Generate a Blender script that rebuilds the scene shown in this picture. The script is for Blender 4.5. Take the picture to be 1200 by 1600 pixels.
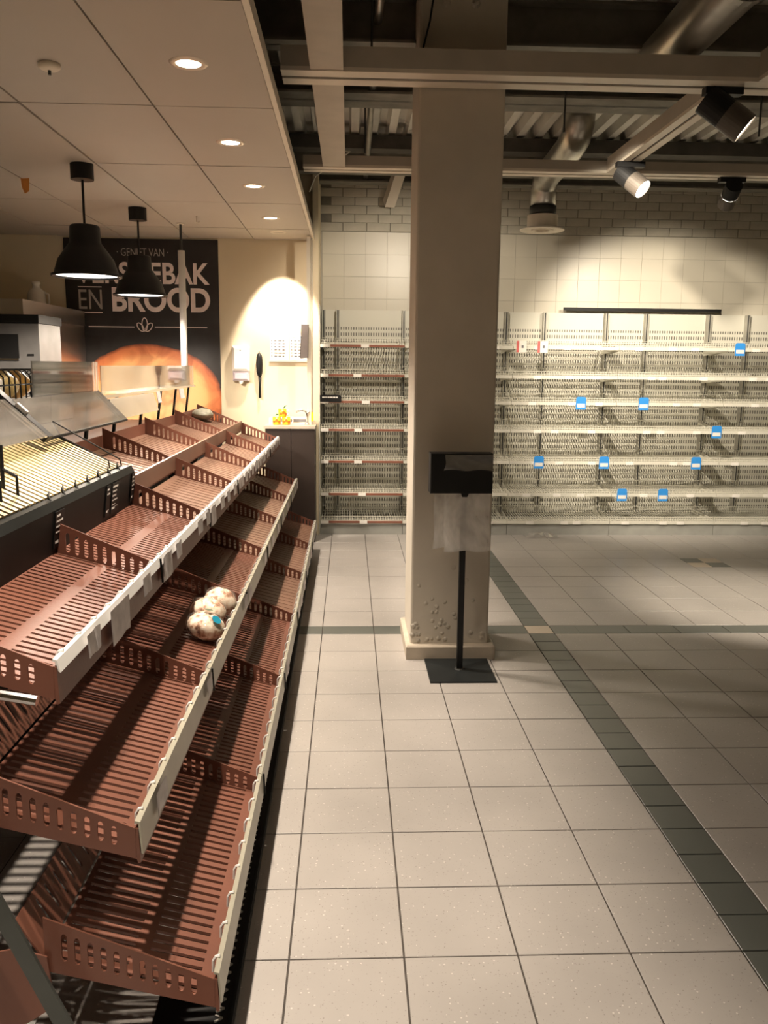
import bpy, bmesh, math, random
from mathutils import Vector, Matrix
random.seed(7)
for o in list(bpy.data.objects): bpy.data.objects.remove(o)
scene = bpy.context.scene
C = scene.collection

# ------------------------------------------------------------------ camera
F_PX, PITCH, YAW, ROLL = 1317.4, .1714, .0424, .0104
CAM = Vector((.1515, -4.3697, 1.5228))
def cam_axes():
    cy, sy, cp, sp = math.cos(YAW), math.sin(YAW), math.cos(PITCH), math.sin(PITCH)
    fwd = Vector((sy*cp, cy*cp, -sp)); right = Vector((cy, -sy, 0)); up = right.cross(fwd)
    r2 = right*math.cos(ROLL) + up*math.sin(ROLL); u2 = -right*math.sin(ROLL) + up*math.cos(ROLL)
    return r2, u2, fwd
RT, UP, FW = cam_axes()
cd = bpy.data.cameras.new('camera'); cam = bpy.data.objects.new('camera', cd); C.objects.link(cam)
cd.sensor_fit = 'HORIZONTAL'; cd.sensor_width = 36; cd.lens = F_PX/1200*36; cd.clip_start = .05
m = Matrix((RT, UP, -FW)).transposed().to_4x4(); m.translation = CAM
cam.matrix_world = m
scene.camera = cam
def project(p):
    d = Vector(p) - CAM; z = d.dot(FW)
    return (600 + F_PX*d.dot(RT)/z, 800 - F_PX*d.dot(UP)/z, z)
def at_y(px, py, Y):                       # point of a photo pixel on the plane y = Y
    d = FW + RT*((px-600)/F_PX) - UP*((py-800)/F_PX)
    return CAM + d*((Y-CAM.y)/d.y)

# ------------------------------------------------------------------ world, exposure
w = bpy.data.worlds.new('world'); scene.world = w; w.use_nodes = True
w.node_tree.nodes['Background'].inputs[0].default_value = (1, .82, .62, 1)
w.node_tree.nodes['Background'].inputs[1].default_value = .02
vs = scene.view_settings
vs.view_transform = 'Standard'; vs.look = 'None'; vs.gamma = 1; vs.use_curve_mapping = False
vs.exposure = 0.0
WARM = (1, .855, .70)
P_DOWN, P_SPOT, P_SHELF, P_PEND, P_FILL = 210, 110, 150, 200, 50

# ------------------------------------------------------------------ materials
MATS = {}
def srgb(r, g, b):
    f = lambda c: c/12.92 if c <= .04045 else ((c+.055)/1.055)**2.4
    return (f(r/255), f(g/255), f(b/255), 1)
def mat(name, col, rough=.5, metal=0, var=.12, scale=8, bump=0, bscale=60, alpha=None, spec=.5, coord='Object'):
    if name in MATS: return MATS[name]
    m = bpy.data.materials.new(name); m.use_nodes = True; nt = m.node_tree; b = nt.nodes['Principled BSDF']
    b.inputs['Roughness'].default_value = rough; b.inputs['Metallic'].default_value = metal
    b.inputs['Specular IOR Level'].default_value = spec
    tc = nt.nodes.new('ShaderNodeTexCoord')
    n = nt.nodes.new('ShaderNodeTexNoise'); n.inputs['Scale'].default_value = scale; n.inputs['Detail'].default_value = 3
    nt.links.new(tc.outputs[coord], n.inputs['Vector'])
    r = nt.nodes.new('ShaderNodeValToRGB')
    r.color_ramp.elements[0].position = .3; r.color_ramp.elements[1].position = .7
    c = col if len(col) == 4 else (*col, 1)
    r.color_ramp.elements[0].color = tuple(x*(1-var) for x in c[:3]) + (1,)
    r.color_ramp.elements[1].color = tuple(min(1, x*(1+var)) for x in c[:3]) + (1,)
    nt.links.new(n.outputs['Fac'], r.inputs['Fac']); nt.links.new(r.outputs['Color'], b.inputs['Base Color'])
    if bump:
        n2 = nt.nodes.new('ShaderNodeTexNoise'); n2.inputs['Scale'].default_value = bscale; n2.inputs['Detail'].default_value = 4
        nt.links.new(tc.outputs[coord], n2.inputs['Vector'])
        bp = nt.nodes.new('ShaderNodeBump'); bp.inputs['Strength'].default_value = bump; bp.inputs['Distance'].default_value = .01
        nt.links.new(n2.outputs['Fac'], bp.inputs['Height']); nt.links.new(bp.outputs['Normal'], b.inputs['Normal'])
    if alpha is not None: b.inputs['Alpha'].default_value = alpha
    MATS[name] = m
    return m
def emit(name, col, strength):
    m = bpy.data.materials.new(name); m.use_nodes = True; nt = m.node_tree; nt.nodes.clear()
    e = nt.nodes.new('ShaderNodeEmission'); o = nt.nodes.new('ShaderNodeOutputMaterial')
    e.inputs[0].default_value = (*col, 1); e.inputs[1].default_value = strength
    nt.links.new(e.outputs[0], o.inputs[0]); MATS[name] = m; return m
def clear(name, tint=(.95, .95, .93), base=.06, rough=.02, haze=0.0, gl=.9):   # thin clear sheet: transparent + fresnel gloss (+ milky part)
    m = bpy.data.materials.new(name); m.use_nodes = True; nt = m.node_tree; nt.nodes.clear()
    t = nt.nodes.new('ShaderNodeBsdfTransparent'); g = nt.nodes.new('ShaderNodeBsdfGlossy'); d = nt.nodes.new('ShaderNodeBsdfDiffuse')
    t.inputs[0].default_value = (*tint, 1); g.inputs[0].default_value = (1, 1, 1, 1); g.inputs['Roughness'].default_value = rough
    d.inputs[0].default_value = (.85, .83, .8, 1)
    lw = nt.nodes.new('ShaderNodeLayerWeight'); lw.inputs[0].default_value = .35
    mr = nt.nodes.new('ShaderNodeMapRange'); mr.inputs[3].default_value = base; mr.inputs[4].default_value = gl
    nt.links.new(lw.outputs['Fresnel'], mr.inputs[0])
    n = nt.nodes.new('ShaderNodeTexNoise'); n.inputs['Scale'].default_value = 3
    mm = nt.nodes.new('ShaderNodeMath'); mm.operation = 'MULTIPLY'; mm.inputs[1].default_value = haze*2
    nt.links.new(n.outputs['Fac'], mm.inputs[0])
    x0 = nt.nodes.new('ShaderNodeMixShader'); x = nt.nodes.new('ShaderNodeMixShader'); o = nt.nodes.new('ShaderNodeOutputMaterial')
    nt.links.new(mm.outputs[0], x0.inputs[0]); nt.links.new(t.outputs[0], x0.inputs[1]); nt.links.new(d.outputs[0], x0.inputs[2])
    nt.links.new(mr.outputs[0], x.inputs[0]); nt.links.new(x0.outputs[0], x.inputs[1]); nt.links.new(g.outputs[0], x.inputs[2])
    nt.links.new(x.outputs[0], o.inputs[0]); MATS[name] = m; return m

M_brown = mat('brown_plastic', (.17, .066, .042), .44, var=.12, scale=5, bump=.05, bscale=90)
M_brown_edge = mat('brown_plastic_liner', (.185, .10, .066), .42, var=.1, scale=6)
M_rail = mat('rail_grey', (.42, .40, .32), .35, .2, var=.08)
M_white_plastic = mat('white_plastic', (.78, .77, .74), .35, var=.05)
M_paper = mat('paper', (.72, .68, .68), .7, var=.12, scale=30)
M_black = mat('black_metal', (.008, .008, .008), .5, var=.2, spec=.3)
M_blackp = mat('black_plastic', (.014, .016, .016), .5, var=.2, spec=.15)
M_dkgrey = mat('dark_grey_metal', (.06, .062, .06), .4, .4, var=.2)
M_chrome = mat('chrome', (.7, .7, .7), .18, 1, var=.05)
M_steel = mat('brushed_steel', (.76, .72, .68), .30, 1, var=.06, scale=3)
M_wire = mat('white_wire', (.72, .70, .60), .35, .1, var=.05)
M_shelfpaint = mat('shelf_white', (.66, .64, .55), .45, var=.05)
M_plinth = mat('plinth_grey', (.33, .33, .30), .45, var=.1)
M_railbrown = mat('rail_brown', (.24, .085, .05), .45, var=.1)
M_wall = mat('wall_cream', (.72, .62, .44), .75, var=.04, scale=2)
M_walltile = mat('wall_tile_glaze', (.60, .56, .46), .35, var=.03, scale=2)
M_grout = mat('wall_grout', (.42, .39, .32), .8, var=.05)
M_brick = mat('painted_brick', (.46, .43, .35), .75, var=.14, scale=5, bump=.3, bscale=40)
M_mortar = mat('mortar', (.20, .185, .15), .9, var=.2)
M_column = mat('painted_concrete', (.56, .505, .42), .62, var=.07, scale=3, bump=.25, bscale=14)
M_ceil = mat('ceiling_panel_white', (.43, .385, .33), .6, var=.04, scale=1.2)
M_ceilgap = mat('ceiling_gap', (.22, .16, .11), .8)
M_trimw = mat('trim_white', (.70, .63, .52), .5, var=.06)
M_deck = mat('galvanised_deck', (.62, .60, .54), .5, .0, var=.12, scale=3)
M_dkbeam = mat('dark_steel', (.06, .055, .045), .7, var=.25)
M_trunk = mat('trunking_beige', (.44, .39, .32), .55, var=.06)
M_duct = mat('duct_galv', (.50, .48, .43), .33, .85, var=.15, scale=9, bump=.12, bscale=12)
M_grouting = mat('floor_grout', (.06, .05, .042), .8, var=.2)
M_counter = mat('counter_dark_brown', (.032, .022, .018), .4, var=.1)
M_countertop = mat('counter_top', (.42, .37, .30), .4)
M_wood = mat('pale_wood', (.72, .56, .30), .5, var=.12, scale=20)
M_blue = mat('card_blue', (.035, .27, .72), .45, var=.08)
M_red = mat('card_red', (.62, .13, .12), .5)
M_yellow = mat('mug_yellow', (.90, .50, .02), .3, var=.1)
M_orange = mat('mug_orange', (.80, .16, .02), .3, var=.2)
M_leaf = mat('leaf_green', (.03, .10, .03), .5)
M_ceram = mat('ceramic_white', (.85, .82, .75), .25, var=.03)
M_print = mat('print_grey', (.16, .16, .17), .6)
M_printblue = mat('print_blue', (.30, .42, .62), .6)
M_printwhite = mat('print_white', (.72, .70, .66), .6, var=.1)
M_stickblue = mat('sticker_blue', (.01, .22, .33), .4)
M_stickgreen = mat('sticker_green', (.13, .17, .11), .4)
M_sash = mat('bag_loaf', (.30, .29, .22), .6, var=.3, scale=30)
M_glass = clear('counter_glass', (.90, .92, .89), .10, .015, .13)
M_acryl = clear('acrylic', (.95, .95, .94), .05, .03, .06)
M_film = clear('film_bag', (.95, .94, .92), .03, .25, .48, .35)
M_scrap = clear('film_scrap', (.96, .95, .94), .06, .15, .15, .6)
M_wrap = clear('bread_film', (.99, .98, .97), .0, .15, .03, .35)
M_lamp = emit('lamp_glow', (1, .86, .66), 14)
M_lamp2 = emit('spot_glow', (1, .88, .70), 16)
M_pend = emit('pendant_glow', (1, .92, .84), 4)

def floor_mat(name, base, dark, light, amt=.5, rough=.33):
    m = bpy.data.materials.new(name); m.use_nodes = True; nt = m.node_tree; b = nt.nodes['Principled BSDF']
    g = nt.nodes.new('ShaderNodeNewGeometry')
    n = nt.nodes.new('ShaderNodeTexNoise'); n.inputs['Scale'].default_value = 3; n.inputs['Detail'].default_value = 4
    nt.links.new(g.outputs['Position'], n.inputs['Vector'])
    r = nt.nodes.new('ShaderNodeValToRGB'); r.color_ramp.elements[0].position = .3; r.color_ramp.elements[1].position = .7
    r.color_ramp.elements[0].color = tuple(c*.93 for c in base) + (1,); r.color_ramp.elements[1].color = tuple(c*1.06 for c in base) + (1,)
    nt.links.new(n.outputs['Fac'], r.inputs['Fac']); last = r.outputs['Color']
    for sc, th, col in ((85, .17, dark), (60, .15, light), (140, .16, dark)):
        v = nt.nodes.new('ShaderNodeTexVoronoi'); v.inputs['Scale'].default_value = sc
        mp = nt.nodes.new('ShaderNodeMapping'); mp.inputs['Location'].default_value = (sc*.37, sc*.11, sc*.05)
        nt.links.new(g.outputs['Position'], mp.inputs['Vector']); nt.links.new(mp.outputs[0], v.inputs['Vector'])
        lt = nt.nodes.new('ShaderNodeMath'); lt.operation = 'LESS_THAN'; lt.inputs[1].default_value = th
        nt.links.new(v.outputs['Distance'], lt.inputs[0])
        sepc = nt.nodes.new('ShaderNodeSeparateColor'); nt.links.new(v.outputs['Color'], sepc.inputs[0])
        l2 = nt.nodes.new('ShaderNodeMath'); l2.operation = 'LESS_THAN'; l2.inputs[1].default_value = .42
        nt.links.new(sepc.outputs[0], l2.inputs[0])
        mu = nt.nodes.new('ShaderNodeMath'); mu.operation = 'MULTIPLY'; nt.links.new(lt.outputs[0], mu.inputs[0]); nt.links.new(l2.outputs[0], mu.inputs[1])
        m2 = nt.nodes.new('ShaderNodeMath'); m2.operation = 'MULTIPLY'; m2.inputs[1].default_value = amt; nt.links.new(mu.outputs[0], m2.inputs[0])
        mx = nt.nodes.new('ShaderNodeMix'); mx.data_type = 'RGBA'
        nt.links.new(m2.outputs[0], mx.inputs['Factor']); nt.links.new(last, mx.inputs['A']); mx.inputs['B'].default_value = (*col, 1)
        last = mx.outputs['Result']
    nt.links.new(last, b.inputs['Base Color']); b.inputs['Roughness'].default_value = rough
    MATS[name] = m; return m
M_tile = floor_mat('floor_tile_grey', (.39, .363, .338), (.16, .14, .12), (.80, .76, .70))
M_tiledark = floor_mat('floor_tile_dark', (.108, .116, .104), (.05, .05, .05), (.16, .16, .15), .2)
M_tilebuff = floor_mat('floor_tile_buff', (.55, .46, .36), (.3, .25, .2), (.7, .6, .5), .2)

# ------------------------------------------------------------------ mesh helpers
class MB:
    def __init__(s): s.v = []; s.f = []
    def quad(s, *p):
        n = len(s.v); s.v += [tuple(q) for q in p]; s.f.append(tuple(range(n, n+len(p))))
        return s
    def box(s, x0, x1, y0, y1, z0, z1):
        n = len(s.v)
        s.v += [(x, y, z) for z in (z0, z1) for y in (y0, y1) for x in (x0, x1)]
        s.f += [tuple(n+i for i in q) for q in ((0,2,3,1),(4,5,7,6),(0,1,5,4),(2,6,7,3),(0,4,6,2),(1,3,7,5))]
        return s
    def tilebox(s, x0, x1, y0, y1, z0, z1, b):      # box with a small chamfer round the top face
        n = len(s.v)
        s.v += [(x0,y0,z0),(x1,y0,z0),(x1,y1,z0),(x0,y1,z0),(x0,y0,z1-b),(x1,y0,z1-b),(x1,y1,z1-b),(x0,y1,z1-b),
                (x0+b,y0+b,z1),(x1-b,y0+b,z1),(x1-b,y1-b,z1),(x0+b,y1-b,z1)]
        for k in range(4):
            j = (k+1) % 4
            s.f += [(n+k,n+j,n+4+j,n+4+k),(n+4+k,n+4+j,n+8+j,n+8+k)]
        s.f += [(n+8,n+9,n+10,n+11),(n+3,n+2,n+1,n)]
        return s
    def bar(s, a, b, wd, ht, up=(0,0,1)):
        a, b = Vector(a), Vector(b); d = (b-a).normalized(); u = Vector(up)
        if abs(d.dot(u)) > .98: u = Vector((0,1,0))
        r = d.cross(u).normalized()*wd/2; u = r.cross(d).normalized()*ht/2
        n = len(s.v)
        for p in (a, b): s.v += [tuple(p-r-u), tuple(p+r-u), tuple(p+r+u), tuple(p-r+u)]
        s.f += [tuple(n+i for i in q) for q in ((0,3,2,1),(4,5,6,7),(0,1,5,4),(1,2,6,5),(2,3,7,6),(3,0,4,7))]
        return s
    def tube(s, pts, r, n=8, caps=True):
        pts = [Vector(p) for p in pts]; rs = r if isinstance(r, (list, tuple)) else [r]*len(pts)
        base = len(s.v); ref = None
        for i, p in enumerate(pts):
            d = (pts[min(i+1, len(pts)-1)] - pts[max(i-1, 0)]).normalized()
            if ref is None: ref = Vector((0,0,1)) if abs(d.z) < .9 else Vector((1,0,0))
            x = d.cross(ref).normalized(); y = x.cross(d).normalized(); ref = y
            for k in range(n):
                a = 2*math.pi*k/n; s.v.append(tuple(p + x*(math.cos(a)*rs[i]) + y*(math.sin(a)*rs[i])))
        for i in range(len(pts)-1):
            for k in range(n):
                j = (k+1) % n
                s.f.append((base+i*n+k, base+i*n+j, base+(i+1)*n+j, base+(i+1)*n+k))
        if caps:
            s.f.append(tuple(base+k for k in range(n))[::-1]); s.f.append(tuple(base+(len(pts)-1)*n+k for k in range(n)))
        return s
    def lathe(s, prof, c=(0,0,0), n=24, axis=None):
        base = len(s.v); q = Vector((0,0,1)).rotation_difference(Vector(axis)) if axis else None
        for r, z in prof:
            for k in range(n):
                a = 2*math.pi*k/n; p = Vector((r*math.cos(a), r*math.sin(a), z))
                if q: p = q @ p
                s.v.append((p.x+c[0], p.y+c[1], p.z+c[2]))
        for i in range(len(prof)-1):
            for k in range(n):
                j = (k+1) % n
                s.f.append((base+i*n+k, base+i*n+j, base+(i+1)*n+j, base+(i+1)*n+k))
        return s
    def disc(s, c, r, n=24, axis=(0,0,-1)):
        q = Vector((0,0,1)).rotation_difference(Vector(axis)); base = len(s.v)
        for k in range(n):
            a = 2*math.pi*k/n; p = q @ Vector((r*math.cos(a), r*math.sin(a), 0)); s.v.append((p.x+c[0], p.y+c[1], p.z+c[2]))
        s.f.append(tuple(range(base, base+n))); return s
    def prism(s, poly, y0, y1):                     # polygon in xz, extruded in y
        n = len(poly); b = len(s.v)
        s.v += [(x, y0, z) for x, z in poly] + [(x, y1, z) for x, z in poly]
        s.f += [tuple(b+i for i in range(n)), tuple(b+n+i for i in range(n))[::-1]]
        for i in range(n):
            j = (i+1) % n; s.f.append((b+i, b+n+i, b+n+j, b+j))
        return s
    def mesh(s, name, smooth=False):
        me = bpy.data.meshes.new(name); me.from_pydata(s.v, [], s.f); me.validate()
        bm = bmesh.new(); bm.from_mesh(me); bmesh.ops.recalc_face_normals(bm, faces=bm.faces); bm.to_mesh(me); bm.free()
        if smooth:
            for p in me.polygons: p.use_smooth = True
        return me
    def build(s, name, material, parent=None, smooth=False, loc=None):
        return obj(name, s.mesh(name, smooth), material, parent, loc)
def obj(name, me, material, parent=None, loc=None, rot=None):
    if material is not None and not me.materials: me.materials.append(material)
    o = bpy.data.objects.new(name, me); C.objects.link(o)
    if parent: o.parent = parent
    if loc is not None: o.location = loc
    if rot is not None: o.rotation_euler = rot
    return o
def tag(o, label=None, cat=None, group=None, kind=None):
    if label: o['label'] = label
    if cat: o['category'] = cat
    if group: o['group'] = group
    if kind: o['kind'] = kind
    return o
def thing(name, label, cat, loc=(0,0,0), group=None, rz=0):
    o = bpy.data.objects.new(name, None); C.objects.link(o); o.location = loc; o.rotation_euler = (0,0,rz); o.empty_display_size = .05
    return tag(o, label, cat, group)
def copy_tree(o, parent=None):
    c = o.copy(); C.objects.link(c); c.parent = parent
    for ch in list(o.children): copy_tree(ch, c)
    return c
def spot_lamp(name, loc, target, power, size, blend, radius, col=WARM, parent=None):
    l = bpy.data.lights.new(name, 'SPOT'); l.energy = power; l.spot_size = math.radians(size); l.spot_blend = blend
    l.shadow_soft_size = radius; l.color = col
    o = bpy.data.objects.new(name, l); C.objects.link(o)
    d = Vector(target) - Vector(loc); o.rotation_euler = d.to_track_quat('-Z', 'Y').to_euler(); o.location = loc
    if parent:
        o.parent = parent; o.matrix_parent_inverse = Matrix.Translation(-Vector(parent.location))
    return o
def structure(o): o['kind'] = 'structure'; return o
def holed(me, xs, ys, hole, z, t):
    """flat plate in xy cut by rectangular holes: xs, ys cell borders, hole(i,j) -> bool, z(x) height of its top"""
    nx, ny = len(xs)-1, len(ys)-1
    H = [[(i < 0 or j < 0 or i >= nx or j >= ny or hole(i, j)) for j in range(-1, ny+1)] for i in range(-1, nx+1)]
    for i in range(nx):
        for j in range(ny):
            if H[i+1][j+1]: continue
            x0, x1, y0, y1 = xs[i], xs[i+1], ys[j], ys[j+1]; a, b = z(x0), z(x1)
            me.quad((x0,y0,a),(x1,y0,b),(x1,y1,b),(x0,y1,a)); me.quad((x0,y0,a-t),(x0,y1,a-t),(x1,y1,b-t),(x1,y0,b-t))
            if H[i][j+1]: me.quad((x0,y0,a),(x0,y1,a),(x0,y1,a-t),(x0,y0,a-t))
            if H[i+2][j+1]: me.quad((x1,y0,b),(x1,y0,b-t),(x1,y1,b-t),(x1,y1,b))
            if H[i+1][j]: me.quad((x0,y0,a),(x0,y0,a-t),(x1,y0,b-t),(x1,y0,b))
            if H[i+1][j+2]: me.quad((x0,y1,a),(x1,y1,b),(x1,y1,b-t),(x0,y1,a-t))
    return me

# ================================================================== SETTING
T = .30
XL, XR, YN, YF = -4.0, 6.5, -7.0, 3.75
Z_DROP, Z_DECK = 2.60, 3.32
fl = structure(MB().box(XL, XR, YN, YF+.15, -.06, -.004).build('floor', M_grouting))
tiles = []                                                       # (x0,x1,y0,y1,kind)
colx = [(-.3*k, -.3*k+.3, 0) for k in range(1, 9)] + [(.3*k, .3*k+.3, 0) for k in range(4)] + [(1.2, 1.35, 1)] + [(1.35+.3*k, 1.65+.3*k, 0) for k in range(13)]
rowy = [(.3-.3*(k+1), .3-.3*k, 0) for k in range(16)] + [(.3, .45, 1)] + [(.45+.3*k, .75+.3*k, 0) for k in range(11)]
for x0, x1, cs in colx:
    for y0, y1, rs in rowy:
        if cs and rs: tiles.append((x0, x1, y0, y1, 'buff'))
        elif cs:
            ym = (y0+y1)/2; tiles.append((x0, x1, y0, ym, 'dark')); tiles.append((x0, x1, ym, y1, 'dark'))
        elif rs: tiles.append((x0-.15 if x0 < 1.2 else x0-.15+.0, x1-.15, y0, y1, 'dark') if x0 > 1.4 else (x0, x1, y0, y1, 'dark'))
        elif abs(x0-2.85) < .01 and abs(y0-1.95) < .01:
            xm, ym = x0+.15, y0+.15
            tiles += [(x0, xm, ym, y1, 'dark'), (xm, x1, ym, y1, 'buff'), (x0, xm, y0, ym, 'buff'), (xm, x1, y0, ym, 'dark')]
        else: tiles.append((x0, x1, y0, y1, 'grey'))
def seen(t):
    x, y = (t[0]+t[1])/2, (t[2]+t[3])/2
    px, py, z = project((x, y, 0))
    if z < .3 or not (-60 < px < 1260 and 700 < py < 1680): return 0
    if x < -.18 and y > -2.2: return 0
    return (t[1]-t[0])*(t[3]-t[2])/(z*z)*1.0/z
tiles.sort(key=seen, reverse=True)
M_OF = {'grey': M_tile, 'dark': M_tiledark, 'buff': M_tilebuff}
tmesh = {}
rest = {k: MB() for k in M_OF}
J = .0048
for i, (x0, x1, y0, y1, k) in enumerate(tiles):
    if i < 300 and seen((x0, x1, y0, y1, k)) > 0:
        key = (round(x1-x0, 3), round(y1-y0, 3), k)
        if key not in tmesh:
            a, b = (x1-x0)/2-J/2, (y1-y0)/2-J/2
            tmesh[key] = MB().tilebox(-a, a, -b, b, -.006, 0, .0012).mesh('floor_tile')
        obj('floor_tile', tmesh[key], M_OF[k], fl, ((x0+x1)/2, (y0+y1)/2, random.uniform(-.0004, .0004)))
    else: rest[k].tilebox(x0+J/2, x1-J/2, y0+J/2, y1-J/2, -.006, 0, .0012)
for k, r in rest.items():
    if r.v: tag(r.build('floor_tile_rest', M_OF[k], fl), kind='stuff')

# walls --------------------------------------------------------------
wb = structure(MB().box(XL, -.115, 3.30, YF+.15, 0, Z_DECK).build('wall_bakery', M_wall))
wr = structure(MB().box(-.115, XR, YF, YF+.15, 0, Z_DECK).build('wall_back', M_grout))
tm = MB().box(-.0985, .0985, -.004, 0, -.0985, .0985).mesh('wall_tile')
for iz in range(4):
    for ix in range(22):
        z0 = 2.64-.2*iz
        obj('wall_tile', tm, M_walltile, wr, (.0+.2*ix, YF, z0))
bmh = MB().tilebox(-.106, .106, -.0365, .0365, 0, .010, .003); bmh.v = [(x, -z, y) for x, y, z in bmh.v]; bm_brick = bmh.mesh('brick')
mb = structure(MB().box(-.115, XR, YF-.004, YF, 2.742, Z_DECK).build('wall_back_upper', M_mortar))
for iz in range(6):
    for ix in range(21):
        obj('brick', bm_brick, M_brick, mb, (-.02+.218*ix+(.109 if iz % 2 else 0), YF-.004+random.uniform(-.002, .002), 2.783+.0755*iz))
structure(MB().box(XR, XR+.1, YN, YF, 0, Z_DECK).build('wall_right', M_wall))
structure(MB().box(XL-.1, XL, YN, YF, 0, Z_DECK).build('wall_left', M_wall))
structure(MB().box(XL, XR, YN-.1, YN, 0, Z_DECK).build('wall_rear', M_wall))

# suspended panel ceiling over the bakery ----------------------------
ce = structure(MB().box(XL, -.168, YN, 3.30, Z_DROP+.012, Z_DROP+.03).build('ceiling', M_ceilgap))
xj = [-.172, -.68, -1.24, -1.80, -2.36, -2.92, -3.48, -4.0]
yj = [-7.0]+[-1.60-1.08*k for k in range(4, 0, -1)]+[-1.60, -.52, .56, 1.64, 2.72, 3.30]
for i in range(len(xj)-1):
    for j in range(len(yj)-1):
        x1, x0, y0, y1 = xj[i], xj[i+1], yj[j], yj[j+1]
        t = MB().box(x0+.005, x1-.005, y0+.0045, y1-.0045, 0, .012)
        obj('ceiling_tile', t.mesh('ceiling_tile'), M_ceil, ce, (0, 0, Z_DROP+random.uniform(-.0025, .0015)), (random.uniform(-.0006, .0006), random.uniform(-.0006, .0006), 0))
structure(MB().box(-.172, -.150, YN, 3.30, Z_DROP-.012, Z_DROP+.045).build('trim_1', M_trimw))

# open metal deck over the sales floor --------------------------------
d = MB(); pr = []
x = -1.5
while x < XR:
    pr += [(x, 3.40), (x+.05, 3.40), (x+.068, Z_DECK), (x+.125, Z_DECK)]; x += .145
for a, b in zip(pr, pr[1:]): d.quad((a[0], YN, a[1]), (b[0], YN, b[1]), (b[0], YF+.1, b[1]), (a[0], YF+.1, a[1]))
d.box(XL, XR, YN, YF+.15, 3.42, 3.45)
structure(d.build('ceiling_deck', M_deck))
def ibeam(Y, z0, z1, wd, mat_, x0=-1.5, name='steel_beam'):
    b = MB(); b.box(x0, XR, Y-wd/2, Y+wd/2, z0, z0+.014); b.box(x0, XR, Y-wd/2, Y+wd/2, z1-.014, z1); b.box(x0, XR, Y-.006, Y+.006, z0, z1)
    return structure(b.build(name, mat_))
M_beam = mat('beam_steel', (.20, .19, .16), .6, .2, var=.2)
for Y, z0, wd in ((-1.1, 3.10, .12), (.20, 3.10, .14), (1.28, 3.16, .3), (2.98, 3.09, .12), (3.42, 3.10, .14)): ibeam(Y, z0, Z_DECK-.002, wd, M_beam)
for Y in (-.45, .75, 3.2):
    structure(MB().box(-1.5, XR, Y-.03, Y+.03, 3.27, 3.315).build('roof_purlin', M_dkbeam))
structure(MB().box(-1.5, XR, 2.62, 2.78, 3.20, 3.30).build('roof_girder', M_dkbeam))
hr = MB()
for X, Y in ((.25, -.2), (.25, 1.5), (1.42, .9), (2.6, .9)): hr.tube([(X, Y, 2.9), (X, Y, 3.31)], .006, 6)
structure(hr.build('hanger_rod', M_dkgrey))
structure(MB().tube([(.29, -.6, 3.22), (.29, .3, 3.22), (.29, 3.5, 3.15)], .022, 10).build('conduit_pipe', M_duct, smooth=True))
structure(MB().bar((.62, 3.05, 3.3), (.50, 3.50, 2.95), .09, .09).build('roof_brace', M_column))
tag(MB().tube([(.0, -.1, 3.0), (-.05, .9, 2.96), (-.03, 1.5, 2.92), (.15, 1.75, 2.97), (-.10, 2.2, 2.9), (-.16, 2.5, 2.85)], .006, 6).build('cable', mat('cable_white', (.5, .47, .4), .5), smooth=True), 'pale cable sagging above the end of the light-track frame', 'cable')
tag(MB().tube([(.53, -.14, 3.3), (.535, -.145, 3.2), (.52, -.15, 3.1), (.49, -.155, 2.98)], .005, 6).build('cable', M_black, smooth=True), 'thin black cable hanging down the top of the column', 'cable')

# column ---------------------------------------------------------------
col = structure(MB().box(.478, .893, -.092, .34, 0, Z_DECK).build('column', M_column))
bv = col.modifiers.new('bevel', 'BEVEL'); bv.width = .012; bv.segments = 2
sk = MB().tilebox(.455, .925, -.135, .385, 0, .075, .008).build('skirting', mat('skirting_beige', (.50, .43, .34), .6, var=.1, bump=.1), col)
hp = MB()
for X in (.60, .74): hp.lathe([(.0, .012), (.012, .010), (.022, 0)], (X, -.092, 3.20), 10, (0, -1, 0))
hp.build('bolt_boss', M_column, col)
fp = MB()
random.seed(3)
for k in range(34):                                              # flaking paint blisters near the foot
    X = random.choice((random.uniform(.49, .62), random.uniform(.5, .88))); Z = .08+abs(random.gauss(0, .16))
    fp.lathe([(0, .005), (random.uniform(.003, .009), .004), (random.uniform(.010, .017), 0)], (X, -.0918, Z), random.choice((5, 6, 7)), (random.uniform(-.2, .2), -1, random.uniform(-.1, .25)))
fp.build('paint_flakes', mat('paint_flake', (.50, .45, .37), .65), col)
random.seed(11)

# light-track frame hung under the deck ---------------------------------
def trunk(name, x0, x1, y0, y1, z0, z1, along, label):
    t = thing(name, label, 'lighting frame', ((x0+x1)/2, (y0+y1)/2, z1))
    L = Vector(((x0+x1)/2, (y0+y1)/2, z1))
    body = MB().box(x0, x1, y0, y1, z0+.018, z1); body.v = [tuple(Vector(v)-L) for v in body.v]
    body.build('trunking_body', M_trunk, t)
    r = MB()
    if along == 'x':
        wd = (y1-y0); r.box(x0, x1, y0, y0+wd*.42, z0, z0+.018); r.box(x0, x1, y1-wd*.42, y1, z0, z0+.018)
    else:
        wd = (x1-x0); r.box(x0, x0+wd*.42, y0, y1, z0, z0+.018); r.box(x1-wd*.42, x1, y0, y1, z0, z0+.018)
    r.v = [tuple(Vector(v)-L) for v in r.v]; r.build('track_rail', M_trimw, t)
    g_ = MB()
    if along == 'x': g_.box(x0, x1, y0+wd*.42+.0005, y1-wd*.42-.0005, z0+.008, z0+.0175)
    else: g_.box(x0+wd*.42+.0005, x1-wd*.42-.0005, y0, y1, z0+.008, z0+.0175)
    g_.v = [tuple(Vector(v)-L) for v in g_.v]; g_.build('track_groove', M_black, t)
    return t
trunk('track_beam', -.16, XR-.2, -.30, -.105, 2.824, 2.93, 'x', 'pale horizontal track beam crossing in front of the column')
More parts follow.
